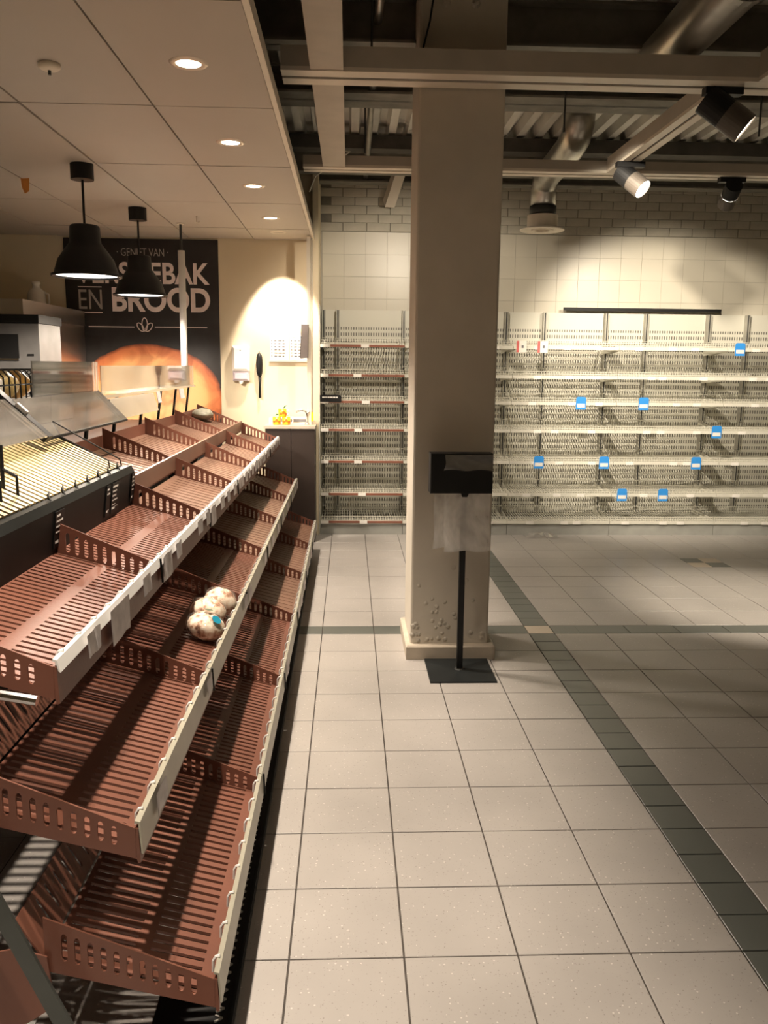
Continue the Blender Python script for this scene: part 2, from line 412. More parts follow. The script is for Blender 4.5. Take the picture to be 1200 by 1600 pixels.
trunk('track_beam', -.16, XR-.2, 1.565, 1.72, 2.824, 2.90, 'x', 'pale horizontal track beam running behind the column')
trunk('track_beam', 1.885, 2.00, -.103, 1.563, 2.824, 2.92, 'y', 'pale track rail linking the two cross beams beside the duct')
trunk('track_beam', 2.02, 2.17, -1.9, -.302, 2.824, 2.95, 'y', 'pale track rail joining the front cross beam from the aisle side')
tag(MB().box(-.027, .121, -1.9, -.302, 2.828, 2.838).build('ceiling_plank', M_trunk), 'flat pale board running from the aisle to the front cross beam', 'board')
tag(MB().box(-.027, .121, -.103, 1.563, 2.828, 2.838).build('ceiling_plank', M_trunk), 'flat pale board spanning between the two cross beams', 'board')

# ducts and diffuser ----------------------------------------------------
du = thing('air_duct', 'galvanised round ventilation duct running under the metal deck', 'duct', (1.7, -1, 3.1))
def rel(pts, o): return [tuple(Vector(p)-o.location) for p in pts]
MB().tube(rel([(1.80, -1.9, 3.19), (1.77, -.9, 3.135), (1.74, -.5, 3.10), (1.72, -.3, 3.075), (1.715, -.1, 3.065), (1.715, .2, 3.065), (1.72, .36, 3.09), (1.725, .44, 3.16), (1.73, .46, 3.318)], du), [.125, .125, .122, .12, .115, .112, .112, .112, .112], 22).build('duct_pipe', M_duct, du, True)
MB().lathe([(.127, -.02), (.131, -.02), (.131, .02), (.127, .02)], rel([(1.755, -.7, 3.115)], du)[0], 22, (0, 1, -.06)).build('duct_collar', M_duct, du)
d2 = thing('air_duct', 'short galvanised duct elbow feeding the round diffuser', 'duct', (1.75, 2.4, 3.1))
MB().tube(rel([(1.70, 1.62, 3.318), (1.70, 1.64, 3.16), (1.70, 1.72, 3.08), (1.70, 1.9, 3.045), (1.72, 2.45, 3.04), (1.75, 2.72, 3.06), (1.77, 2.92, 3.06), (1.777, 3.0, 2.99), (1.777, 3.0, 2.862)], d2), .105, 20).build('duct_pipe', M_duct, d2, True)
vt = thing('air_diffuser', 'white round ceiling air diffuser under the flexible duct', 'vent', (1.777, 3.0, 2.66))
MB().lathe([(.0, .03), (.06, .03), (.065, .004), (.09, .002), (.095, .012), (.12, .006), (.185, .004), (.187, .012), (.135, .03), (.128, .03), (.128, .125), (.0, .125)], (0, 0, 0), 36).build('diffuser_bell', M_trimw, vt, False)
MB().lathe([(.104, .125), (.112, .125), (.112, .20), (.104, .20)], (0, 0, 0), 24).build('collar', M_dkgrey, vt, True)

# ------------------------------------------------------------------ lights
def downlight(X, Y, n):
    names = ['nearest', 'second', 'third', 'fourth', 'fifth', 'sixth', 'seventh', 'eighth', 'ninth']
    lab = 'round recessed downlight in the panel ceiling, %s from the beige back wall' % names[n] if n else 'round recessed downlight in the panel ceiling closest to the beige back wall'
    t = thing('ceiling_downlight', lab, 'downlight', (X, Y, Z_DROP), 'recessed downlights of the bakery ceiling')
    MB().lathe([(.045, -.003), (.050, -.007), (.066, -.006), (.072, -.0005)], (0, 0, 0), 28).build('bezel', mat('bezel_silver', (.55, .48, .40), .35, .6), t, True)
    MB().disc((0, 0, -.0035), .0455).build('lens', M_lamp, t)
    spot_lamp('downlight_lamp', (X, Y, Z_DROP-.012), (X, Y, 0) if n else (X, Y+1, Z_DROP-1.93), P_DOWN, 76 if n else 56, .5 if n else .4, .026, WARM, t)
for n, Y in enumerate((2.87, 2.20, 1.07, .05, -1.05, -2.13, -3.21, -4.29)): downlight(-.435, Y, n)

def pendant(X, Y, lab):
    t = thing('pendant_lamp', lab, 'pendant lamp', (X, Y, Z_DROP), 'black pendant lamps over the bakery counter')
    MB().lathe([(0, 0), (.062, 0), (.062, -.085), (0, -.085)], (0, 0, 0), 24).build('ceiling_rose', M_black, t, False)
    MB().tube([(0, 0, -.08), (0, 0, -.34)], .007, 8).build('cord', M_black, t)
    sh = [(0, -.325), (.066, -.325), (.072, -.335), (.076, -.42), (.10, -.455), (.135, -.51), (.152, -.57), (.156, -.588), (.170, -.590), (.170, -.602), (.158, -.602),
          (.150, -.575), (.130, -.512), (.095, -.46), (.068, -.425), (.0, -.42)]
    sh = [(r*1.12, z) for r, z in sh]
    MB().lathe(sh, (0, 0, 0), 40).build('shade', M_black, t, True)
    MB().disc((0, 0, -.592), .171, 40).build('diffuser', M_pend, t)
    spot_lamp('pendant_light', (X, Y, Z_DROP-.63), (X, Y, 0), P_PEND, 164, .25, .12, WARM, t)
pendant(-1.32, .58, 'black bell-shaped pendant lamp over the counter, farther from the poster wall')
pendant(-1.34, 1.90, 'black bell-shaped pendant lamp hanging closer to the poster wall')

def track_spot(X, Y, z, dirv, lab, power, size, lit=True, blend=.5, sc=1.0, back=False):
    dirv = Vector(dirv).normalized()
    t = thing('track_spotlight', lab, 'spotlight', (X, Y, z), 'adjustable spotlights on the track frame')
    if back:
        MB().box(-.02, .02, -.075, .0, -.012, .012).build('wall_bracket', M_black, t); c = Vector((0, 0, 0))
    else:
        MB().box(-.09, .09, -.025, .025, -.032, 0).build('track_adapter', M_black, t)
        MB().tube([(0, 0, -.03), (0, 0, -.07)], .016, 10).build('stem', M_black, t)
        c = Vector((0, 0, -.10))
    r = .052*sc
    MB().lathe([(0, -.07*sc), (r, -.07*sc), (r, .02*sc)], tuple(c), 28, tuple(dirv)).build('heat_sink', M_black, t, False)
    MB().lathe([(r+.001, .02*sc), (r+.001, .105*sc), (r-.004, .105*sc), (r-.006, .09*sc)], tuple(c), 28, tuple(dirv)).build('barrel', mat('spot_barrel', (.10, .085, .07), .45, .2), t, False)
    if lit: MB().disc(tuple(c+dirv*(.100*sc)), r-.004, 28, tuple(dirv)).build('lens', M_lamp2, t)
    p = Vector((X, Y, z)) + c + dirv*(.112*sc)
    spot_lamp('spot_light', p, p+dirv, power, size, blend, .035, (1, .87, .70), t)
track_spot(1.90, -.20, 2.824, (.74, -.25, -.62), 'lit track spotlight on the front cross beam aimed along the aisle', P_SPOT, 60, sc=1.35)
track_spot(1.945, 1.26, 2.824, (.55, -.55, -.62), 'lit track spotlight on the linking rail near the rear cross beam', P_SPOT, 60, sc=1.2)
track_spot(2.78, 1.64, 2.824, (.10, .82, -.50), 'dark-bodied track spotlight on the rear cross beam turned towards the wire shelves', P_SHELF, 78, sc=1.1)
track_spot(1.12, -.028, 2.925, (.47, .82, -.40), 'small track spotlight tucked behind the front cross beam beside the column', P_SHELF*5.6, 46, sc=.6, blend=.7, back=True)
track_spot(.70, 1.645, 2.824, (.05, .80, -.58), 'small track spotlight hidden behind the column facing the wire shelves', P_SHELF*.85, 104, sc=.8)
track_spot(3.3, -.20, 2.824, (-.13, .36, -.93), 'track spotlight on the front cross beam shining on the far aisle floor', P_SPOT*4, 42, blend=.8)
for k, (X, Y) in enumerate(((1.3, -4.6), (3.6, -4.4), (1.3, -6.2))):  # unseen spotlights behind the camera, added as general fill
    track_spot(X, Y, 3.1, (0, .1, -1), ['added fill spotlight over the aisle beside the bread rack', 'added fill spotlight over the far side of the aisle', 'added fill spotlight over the aisle closest to the rear wall'][k], P_FILL, 110, blend=.8)


# ================================================================== BREAD RACK
Y0, BAY, NB = -2.77, .885, 6
TF, TT, TB = .27, .43, .055                     # floor slope, divider-top slope, lip height
def zfloor(x): return -TB - TF*x
def slotted_plate(x0, x1, zb, zt, t, pitch=.0265, rw=.0060, lo=.28, hi=.82, m0=.030, m1=.018):
    """plate in xz (thickness t in y) with a row of upright rounded slots"""
    b = MB(); n = int((x1-x0-m0-m1)/pitch); a = x1-m0-n*pitch
    for (p, q) in ((x0, a), (x1-m0, x1)):
        b.quad((p,0,zb(p)),(q,0,zb(q)),(q,0,zt(q)),(p,0,zt(p))); b.quad((p,t,zb(p)),(p,t,zt(p)),(q,t,zt(q)),(q,t,zb(q)))
    for k in range(n):
        xl, xr = a+k*pitch, a+(k+1)*pitch; cx = (xl+xr)/2
        h0 = zb(cx)+(zt(cx)-zb(cx))*lo; h1 = zb(cx)+(zt(cx)-zb(cx))*hi; r = rw
        inn = [(cx+r,h0+r),(cx+r,h1-r),(cx+.4*r,h1),(cx-.4*r,h1),(cx-r,h1-r),(cx-r,h0+r),(cx-.4*r,h0),(cx+.4*r,h0)]
        out = [(xr,h0+r),(xr,h1-r),(xr,zt(xr)),(xl,zt(xl)),(xl,h1-r),(xl,h0+r),(xl,zb(xl)),(xr,zb(xr))]
        for i in range(8):
            j = (i+1) % 8
            b.quad((out[i][0],0,out[i][1]),(out[j][0],0,out[j][1]),(inn[j][0],0,inn[j][1]),(inn[i][0],0,inn[i][1]))
            b.quad((out[i][0],t,out[i][1]),(inn[i][0],t,inn[i][1]),(inn[j][0],t,inn[j][1]),(out[j][0],t,out[j][1]))
            b.quad((inn[i][0],0,inn[i][1]),(inn[j][0],0,inn[j][1]),(inn[j][0],t,inn[j][1]),(inn[i][0],t,inn[i][1]))
    b.quad((x0,0,zt(x0)),(x1,0,zt(x1)),(x1,t,zt(x1)),(x0,t,zt(x0))); b.quad((x0,0,zb(x0)),(x0,t,zb(x0)),(x1,t,zb(x1)),(x1,0,zb(x1)))
    for x in (x0, x1): b.quad((x,0,zb(x)),(x,t,zb(x)),(x,t,zt(x)),(x,0,zt(x)))
    return b
def floor_plate(D, slotted):
    b = MB(); W = BAY-.006
    if not slotted:
        holed(b, [-D, -.004], [.005, W], lambda i, j: False, zfloor, .006)
        n = 14
        for k in range(n):
            y = .03+(W-.06)*k/(n-1); b.bar((-D+.03, y, zfloor(-D+.03)+.0005), (-.03, y, zfloor(-.03)+.0005), .006, .003)
        return b
    ns = 31; p = W/ns; ys = [.005]
    for k in range(ns): ys += [.005+p*k+p*.30, .005+p*k+p*.68]
    ys.append(W+.0)
    xs = [-D, -D+.012, -D*.50-.016, -D*.50+.016, -.040, -.004]
    return holed(b, xs, ys, lambda i, j: i in (1, 3) and j % 2 == 1, zfloor, .007)
MESH = {}
def tray_meshes(D, slotted, tall=0):
    key = (D, slotted)
    if key in MESH: return MESH[key]
    zt = lambda x: -.010 - TT*x; zb = lambda x: zfloor(x)-.022
    m = {}
    m['base'] = floor_plate(D, slotted).mesh('tray_base')
    m['side'] = slotted_plate(-D, -.001, zb, zt, .0045).mesh('side_divider')
    m['lip'] = MB().prism([(-.006, -.016), (.0, -.010), (.005, -.012), (.008, -.086), (.002, -.088), (-.004, -.06)], .001, BAY-.001).mesh('front_lip')
    m['back'] = MB().prism([(-D-.004, zfloor(-D)-.012), (-D+.004, zfloor(-D)-.012), (-D+.004, zfloor(-D)+.062), (-D-.004, zfloor(-D)+.062)], .005, BAY-.005).mesh('rear_wall')
    MESH[key] = m; return m
ORD = ['first', 'second', 'third', 'fourth', 'fifth', 'sixth']
railT = MB().prism([(.0085, -.020), (.0125, -.022), (.006, .004), (-.002, .006), (-.003, .001), (.003, .0)], .002, BAY-.002).mesh('price_rail')
railG = MB().prism([(.0095, -.066), (.0135, -.068), (.009, .003), (-.002, .006), (-.003, .001), (.005, -.001)], .002, BAY-.002).mesh('price_rail')
clipM = MB().tube([(-.012, 0, -.030), (-.011, 0, -.004), (-.005, 0, .006), (.004, 0, .008)], .0035, 6).mesh('rail_clip')
strapM = MB().bar((.0145, 0, .004), (.0165, .012, -.072), .003, .006, (1, 0, 0)).mesh('joint_strap')
def label_mesh(ln, ht):
    b = MB(); n = 4; P = []
    for k in range(n+1):
        y = ln*k/n; P.append((.0165+random.uniform(0, .004), y, .000+random.uniform(-.002, .002), .0185+random.uniform(0, .003), -ht+random.uniform(-.003, .003)))
    for a, c in zip(P, P[1:]):
        b.quad((a[0], a[1], a[2]), (c[0], c[1], c[2]), (c[3], c[1], c[4]), (a[3], a[1], a[4]))
        b.quad((a[0]-.0015, a[1], a[2]), (a[3]-.0015, a[1], a[4]), (c[3]-.0015, c[1], c[4]), (c[0]-.0015, c[1], c[2]))
    return b
labM = [label_mesh(.085, .05).mesh('price_label') for k in range(4)] + [label_mesh(.13, .075).mesh('price_label'), label_mesh(.16, .085).mesh('price_label')]
def back_rest(D):
    z0 = zfloor(-D)
    b = slotted_plate(0, BAY-.01, lambda x: 0, lambda x: .105, .004, .052, .006, .22, .85, .03, .03)
    # map: x->y along bay, z-> up the rest, y->thickness, leaning back
    out = []
    for x, y, z in b.v: out.append((-D-.004-z*.50-y*.86, x+.005, z0+.004+z*.86-y*.5))
    b.v = out; return b.mesh('back_rest')
TIERS = {'top': (-.425, .945, .300), 'middle': (-.280, .600, .345), 'bottom': (-.128, .252, .350), 'rear': (-.736, 1.070, .340)}
LABELS = {'top': {0: [(.16, 0), (.34, 5), (.66, 2)], 1: [(.02, 4), (.22, 3), (.62, 1), (.80, 0)], 2: [(.03, 4), (.3, 1), (.5, 3), (.72, 2)], 3: [(.02, 0), (.14, 2), (.3, 1), (.45, 3), (.6, 0), (.76, 1)],
                  4: [(.02, 1), (.15, 0), (.3, 3), (.42, 2), (.6, 0), (.72, 3)], 5: [(.05, 0), (.22, 3), (.4, 1), (.55, 2), (.7, 0)]},
          'middle': {0: [(.12, 1), (.78, 3)], 1: [(.79, 0)], 2: [(.05, 1), (.72, 2)], 3: [(.03, 0), (.25, 1), (.6, 2)], 4: [(.1, 0), (.5, 1)], 5: [(.1, 2), (.4, 3), (.65, 0)]},
          'bottom': {2: [(.1, 1)], 3: [(.05, 0), (.3, 2), (.6, 1)], 4: [(.1, 3), (.35, 0), (.6, 2)], 5: [(.1, 0), (.4, 1), (.7, 2)]}, 'rear': {}}
rests = {}
for tier, (X, Z, D) in TIERS.items():
    for k in range(NB):
        if tier == 'rear' and k < 2: continue
        slotted = k < {'top': 2, 'middle': 3, 'bottom': 3, 'rear': 0}[tier]
        mm = tray_meshes(D, slotted)
        pos = ORD[NB-1-k]
        desc = 'slotted' if slotted else 'lined'
        where = {'top': 'in the upper front row', 'middle': 'in the middle row', 'bottom': 'in the lowest row', 'rear': 'in the raised back row'}[tier]
        t = thing('bread_tray', 'brown plastic %s bread tray %s, %s from the dark counter' % (desc, where, pos), 'bread tray', (X, Y0+BAY*k, Z), 'brown bread trays of the sloping rack')
        obj('tray_base', mm['base'], M_brown if slotted else M_brown_edge, t)
        obj('front_lip', mm['lip'], M_brown, t)
        obj('side_divider', mm['side'], M_brown, t)
        if k == NB-1: obj('side_divider', mm['side'], M_brown, t, (0, BAY-.0045, 0))
        if tier in ('middle', 'bottom'):
            if D not in rests: rests[D] = back_rest(D)
            obj('back_rest', rests[D], M_brown, t)
        if tier != 'rear':
            r = obj('price_rail', railT if tier == 'top' else railG, M_white_plastic if tier == 'top' else M_rail, t)
            for y, i in LABELS[tier].get(k, []): obj('price_label', labM[i], M_paper, r, (0, y, 0))
            for q in range(8): obj('rail_clip', clipM, M_white_plastic, r, (0, .05+.112*q, 0))
            if k: obj('joint_strap', strapM, M_black, t)
        if tier in ('rear',): obj('rear_wall', mm['back'], M_brown, t)

# rack frame -------------------------------------------------------------
rk = thing('bread_rack', 'dark steel frame carrying the sloping brown bread trays', 'display rack', (-.7, 0, 0))
O = Vector((-.7, 0, 0))
def part(b, name, mt, parent, org=None, smooth=False):
    org = O if org is None else Vector(org)
    b.v = [tuple(Vector(v)-org) for v in b.v]; return b.build(name, mt, parent, smooth)
YE = Y0+BAY*NB
def xk(y): return -.112-.034*(y-Y0)/(YE-Y0)          # the kick edge runs slightly askew to the trays
kk = MB(); ya, yb = Y0-.9, YE
for z_ in (0, .018): kk.quad((-.30, ya, z_), (xk(ya), ya, z_), (xk(yb), yb, z_), (-.30, yb, z_))
kk.quad((xk(ya), ya, 0), (xk(yb), yb, 0), (xk(yb), yb, .018), (xk(ya), ya, .018)); kk.quad((-.30, ya, 0), (xk(ya), ya, 0), (xk(ya), ya, .018), (-.30, ya, .018))
part(kk, 'kick_strip', M_black, rk)
part(MB().bar((xk(ya)-.006, ya, .022), (xk(yb)-.006, yb, .022), .010, .012), 'kick_edge', M_blackp, rk)
te = MB(); y = Y0-.1
while y < YE:
    x_ = xk(y)-.040
    te.bar((x_-.004, y, .0195), (x_+.014, y+.010, .0205), .004, .003); te.bar((x_+.014, y+.010, .0205), (x_-.004, y+.020, .0195), .004, .003); y += .030
part(te, 'tooth_strip', mat('tooth_grey', (.45, .43, .38), .5), rk)
for k in range(NB+1):
    Y = Y0+BAY*k + (.0 if k else -.03)
    u = MB()
    u.box(-1.13, -1.08, Y-.012, Y+.012, 0, 1.10)
    part(u, 'upright', M_dkgrey, rk)
    if k and (k % 2 == 0 or k == NB):
        for tier in ('top', 'middle', 'bottom'):
            X, Z, D = TIERS[tier]
            part(MB().bar((-1.10, Y, Z-.05+.27*(-1.10-X)*-1*.6), (X-.10, Y, Z-.098+.027), .010, .03), 'bracket', M_dkgrey, rk)
part(MB().bar((-.60, -2.83, .60), (-.40, -2.83, .135), .034, .008, (0, 1, 0)), 'stay_bar', mat('stay_grey', (.06, .066, .06), .45, .2), rk)
part(MB().tube([(-.75, -2.70, .885), (-.487, -2.70, .838)], .012, 10), 'cross_tube', M_chrome, rk)
part(MB().prism([(-.80, .13), (-.52, .155), (-.46, .195), (-.47, .31), (-.53, .33), (-.80, .29)], -2.781, -2.777), 'end_gusset', M_brown, rk)
part(MB().box(-1.17, -1.15, Y0, YE, .0, 1.10), 'back_panel', M_black, rk)  # black sheet added so the space behind the trays looks dark
part(MB().bar((-.724, Y0+2*BAY, 1.035), (-.724, YE, 1.035), .012, .075), 'cross_bar', M_brown_edge, rk)
tag(MB().box(-.72, -.575, -2.66, -2.56, 0, .006).build('paper_sheet', M_white_plastic), 'white sheet of card lying on the floor under the rack', 'paper')

# black roll display behind the first two trays ----------------------------
YD0, YD1 = -3.2, -1.0
ds = thing('roll_display', 'black roll display with pale slatted bed and price panel', 'bakery display', (-.9, -1.8, 0)); O2 = (-.9, -1.8, 0)
part(MB().prism([(-.742, .80), (-.735, .80), (-.712, 1.00), (-.700, 1.10), (-.712, 1.125), (-.755, 1.118), (-.76, 1.09), (-.745, 1.0)], YD0, YD1), 'front_panel', M_blackp, ds, O2)
part(MB().bar((-.73, YD1-.008, 1.08), (-1.06, YD1-.008, 1.245), .012, .055), 'side_frame', M_blackp, ds, O2)
part(MB().bar((-.90, YD0, 1.175), (-.90, YD1, 1.175), .02, .012).bar((-.76, YD0, 1.098), (-.76, YD1, 1.098), .02, .012).bar((-1.05, YD0, 1.25), (-1.05, YD1, 1.25), .02, .012), 'bed_frame', M_black, ds, O2)
slm = MB().bar((.145, 0, -.066), (-.155, 0, .074), .022, .008).mesh('slat')
n = int((YD1-YD0-.06)/.038)
for k in range(n): obj('slat', slm, M_wood, ds, (0.0, YD1-.035-.038*k+1.8, 1.187))
part(MB().prism([(-.76, 1.02), (-1.06, 1.16), (-1.06, 1.17), (-.76, 1.03)], YD0, YD1-.016), 'dark_underlay', M_black, ds, O2)  # black sheet added beneath the slats so their gaps stay dark
for yy in (-2.05, -1.93):
    b = MB(); b.tube([(-.80, yy, 1.12), (-.80, yy, 1.20), (-1.05, yy+.0, 1.34), (-1.05, yy, 1.26)], .005, 6)
    b.tube([(-.775, yy, 1.115), (-.84, yy, 1.15), (-.84, yy, 1.29)], .006, 6)
    part(b, 'wire_divider', M_black, ds, O2)
b = MB(); b.tube([(-.74, -1.20, 1.135), (-.745, -1.20, 1.165), (-.95, -1.12, 1.25)], .0028, 6); b.tube([(-.99, -1.06, 1.30), (-.74, -1.06, 1.155), (-.735, -1.06, 1.13)], .003, 6)
part(b, 'wire_arm', M_black, ds, O2)
hk = MB()
for k in range(7):
    yy = -1.9+.125*k; hk.tube([(-.715, yy, 1.118), (-.73, yy+.01, 1.142), (-.735, yy+.03, 1.125), (-.74, yy+.05, 1.145)], .003, 5)
part(hk, 'wire_hooks', M_black, ds, O2)
for yy, wd, rows in ((-1.925, .075, 4), (-1.40, .05, 2), (-1.33, .10, 5), (-1.055, .05, 4)):
    tg = part(MB().prism([(-.6985, 1.095), (-.6955, 1.095), (-.7085, .985), (-.7115, .985)], yy, yy+wd), 'price_tag', M_black, ds, O2)
    pr_ = MB()
    for r_ in range(rows):
        zz = 1.085-.016*r_; xx = -.6962-.0118*((1.095-zz)/.1)*1.1
        pr_.box(xx, xx+.0012, yy+.008, yy+wd*random.uniform(.5, .85), zz-.006, zz)
    pr_.box(-.7075, -.7058, yy+.008, yy+wd*.45, 1.000, 1.018); pr_.box(-.7075, -.7058, yy+wd*.52, yy+wd*.8, 1.006, 1.018)
    pr_.v = [tuple(Vector(v)-Vector(O2)) for v in pr_.v]; pr_.build('price_print', M_printwhite, tg)

# serving counter, ledge and glass ------------------------------------------
sc = thing('serving_counter', 'dark serving counter behind the trays with a pale steel ledge', 'counter', (-1.4, 0, 0)); O3 = (-1.4, 0, 0)
part(MB().box(-1.62, -1.19, -3.3, 2.50, 0, 1.08), 'counter_body', M_counter, sc, O3)
part(MB().box(-1.42, -1.095, -3.3, -.13, 1.345, 1.365), 'ledge', M_steel, sc, O3)
part(MB().box(-1.26, -1.085, -.10, 2.52, 1.345, 1.36), 'ledge', M_steel, sc, O3)
for Y in (-3.2, -2.2, -1.2, -.15, .35, .95, 1.45, 1.95, 2.45):
    part(MB().bar((-1.16, Y, 1.06), (-1.12, Y, 1.35), .03, .012, (1, 0, 0)), 'ledge_post', M_black, sc, O3)
def pane(name, x0, z0, x1, z1, ya, yb, mt, label, cat='glass panel', t=.006):
    d_ = Vector((x1-x0, 0, z1-z0)).normalized(); nrm = Vector((d_.z, 0, -d_.x))*t
    g = MB().prism([(x0, z0), (x1, z1), (x1+nrm.x, z1+nrm.z), (x0+nrm.x, z0+nrm.z)], ya, yb)
    o = thing(name, label, cat, (x0, (ya+yb)/2, z0)); 
    part(g, 'glass_sheet', mt, o, (x0, (ya+yb)/2, z0)); return o
g1 = pane('glass_guard', -.952, 1.250, -1.082, 1.385, -1.255, -.125, M_glass, 'tilted clear glass guard over the end of the roll display')
g2 = pane('glass_guard', -.915, 1.262, -1.060, 1.39, -2.75, -1.34, M_glass, 'tilted clear glass guard over the slatted roll bed')
for g, ya in ((g1, -.125), ):
    part(MB().bar((-.948, ya, 1.246), (-1.085, ya, 1.388), .008, .010), 'dark_edge', M_black, g, g.location)
    part(MB().bar((-.950, -1.255, 1.248), (-.950, -.125, 1.248), .010, .010), 'lower_channel', M_black, g, g.location)
hb = thing('guard_arm', 'black hinged support arm between the two tilted glass guards', 'bracket', (-1.0, -1.3, 1.3))
part(MB().bar((-.925, -1.30, 1.252), (-1.10, -1.30, 1.415), .045, .030), 'arm_bar', M_black, hb, hb.location)
part(MB().bar((-1.00, -1.305, 1.337), (-1.035, -1.305, 1.370), .020, .034), 'arm_label', M_paper, hb, hb.location)
pane('clear_upright', -1.100, 1.3655, -1.100, 1.528, -.95, -.07, M_acryl, 'clear upright acrylic screen standing on the ledge before the wire basket')
pane('clear_upright', -1.095, 1.3605, -1.095, 1.510, -.04, 2.50, M_acryl, 'long clear upright acrylic screen standing on the ledge before the bread poster')
fl_ = thing('steel_flap', 'brushed steel flap hanging below the ledge beside the glass guard', 'flap', (-1.08, .5, 1.34))
part(MB().prism([(-1.078, 1.343), (-1.074, 1.343), (-1.045, 1.235), (-1.049, 1.235)], .02, 1.02), 'flap_sheet', M_steel, fl_, fl_.location)
part(MB().bar((-1.076, .02, 1.34), (-1.04, .02, 1.226), .01, .01), 'flap_edge', M_black, fl_, fl_.location)
yl = thing('yellow_label', 'small yellow label lying on the ledge', 'label', (-1.12, .02, 1.3605))
MB().prism([(-.03, 0), (.03, 0), (.03, .004), (-.028, .012)], .0, .2).build('label_card', M_yellow, yl)
MB().box(-.012, .012, .05, .09, .010, .0125).build('label_print', M_print, yl)
for i, (Y, wd) in enumerate(((1.13, .1), (1.85, .16))):
    tag(MB().prism([(-1.082, 1.345), (-1.079, 1.345), (-1.068, 1.275), (-1.071, 1.275)], Y, Y+wd).build('ledge_label', M_paper), ['small white label holder on the ledge edge closer to the steel flap', 'wide white label holder on the ledge edge closer to the back wall'][i], 'label')
# grey-green loaf in the far back tray
lf = MB()
def lump(b, c, rx, ry, rz, n=14, m_=9, amp=.06, seed=0):
    rnd = random.Random(seed); base = len(b.v); ph = [rnd.uniform(0, 6.28) for _ in range(4)]
    for i in range(m_+1):
        t_ = math.pi*i/m_
        for k in range(n):
            a = 2*math.pi*k/n; w_ = 1+amp*(math.sin(3*a+ph[0]+2*t_)+.6*math.sin(5*a+ph[1]-3*t_)+.4*math.sin(7*t_+ph[2]))
            b.v.append((c[0]+rx*w_*math.sin(t_)*math.cos(a), c[1]+ry*w_*math.sin(t_)*math.sin(a), c[2]+rz*w_*math.cos(t_)))
    for i in range(m_):
        for k in range(n):
            j = (k+1) % n; b.f.append((base+i*n+k, base+(i+1)*n+k, base+(i+1)*n+j, base+i*n+j))
    return b
lump(lf, (-1.0, 2.36, 1.135), .085, .14, .045, seed=4)
tag(lf.build('wrapped_loaf', M_sash, smooth=True), 'grey-green wrapped loaf left at the top of the raised back row', 'bread')

# wire basket with packed loaves on the ledge
wbk = thing('wire_basket', 'black wire basket of arched wires standing on the steel ledge', 'basket', (-1.25, -.7, 1.365))
bb = MB()
for k in range(16):
    yy = -.42+.056*k
    bb.tube([(.085, yy, 0), (.085, yy, .10), (.06, yy, .128), (-.06, yy, .128), (-.085, yy, .10), (-.085, yy, 0)], .0035, 5)
for xx, zz in ((.085, .004), (-.085, .004), (.085, .07), (-.085, .07)): bb.tube([(xx, -.43, zz), (xx, .43, zz)], .0035, 5)
bb.build('wire_frame', M_black, wbk)
for i, (yy, mt) in enumerate(((-1.02, 'a'), (-.86, 'b'), (-.72, 'c'))):
    b = MB(); lump(b, (0, 0, 0), .058, .07, .055, seed=10+i)
    cc = {'a': (.75, .70, .6), 'b': (.75, .55, .22), 'c': (.72, .42, .10)}[mt]
    o = b.build('wrapped_roll', mat('roll_'+mt, cc, .35, var=.35, scale=18), smooth=True, loc=(-1.25, yy, 1.365+.066))
    tag(o, ['pale wrapped roll inside the black wire basket', 'tan wrapped roll in the middle of the wire basket', 'orange wrapped roll inside the wire basket next to the screen'][i], 'bread')

# hanging tube
hp_ = thing('hanging_tube', 'thin rod and white tube hanging from the panel ceiling to the counter screen', 'pole', (-1.163, 2.53, Z_DROP))
MB().lathe([(0, 0), (.03, 0), (.03, -.008), (0, -.008)], (0, 0, 0), 16).build('ceiling_plate', M_trimw, hp_)
MB().tube([(0, 0, -.005), (0, 0, -.22)], .010, 8).build('rod', M_dkgrey, hp_)
MB().tube([(0, 0, -.205), (0, 0, Z_DROP*-1+1.36)], .027, 16).build('tube', M_white_plastic, hp_, True)
sd = thing('smoke_detector', 'small round cream smoke detector on the ceiling panel', 'smoke detector', (-.95, -1.0, Z_DROP))
MB().lathe([(0, 0), (.040, 0), (.040, -.012), (.030, -.020), (.012, -.022), (0, -.022)], (0, 0, 0), 24).build('housing', M_trimw, sd, True)
MB().tube([(0, 0, -.02), (0, 0, -.038)], .006, 8).build('sensor_tip', M_dkgrey, sd)
hk2 = thing('ceiling_hook', 'small white hook under the ceiling beside the hanging tube', 'hook', (-.98, 2.2, Z_DROP))
MB().tube([(0, 0, 0), (0, 0, -.04), (.015, 0, -.05), (.02, 0, -.035)], .005, 6).build('hook_wire', M_trimw, hk2)
tag(MB().prism([(0, 0), (.05, .003), (.045, -.07), (.02, -.085), (.005, -.05)], 0, .003).build('ceiling_tag', mat('tag_orange', (.65, .25, .05), .6), loc=(-1.80, .98, Z_DROP-.003)), 'small orange paper tag hanging from a ceiling joint', 'tag')

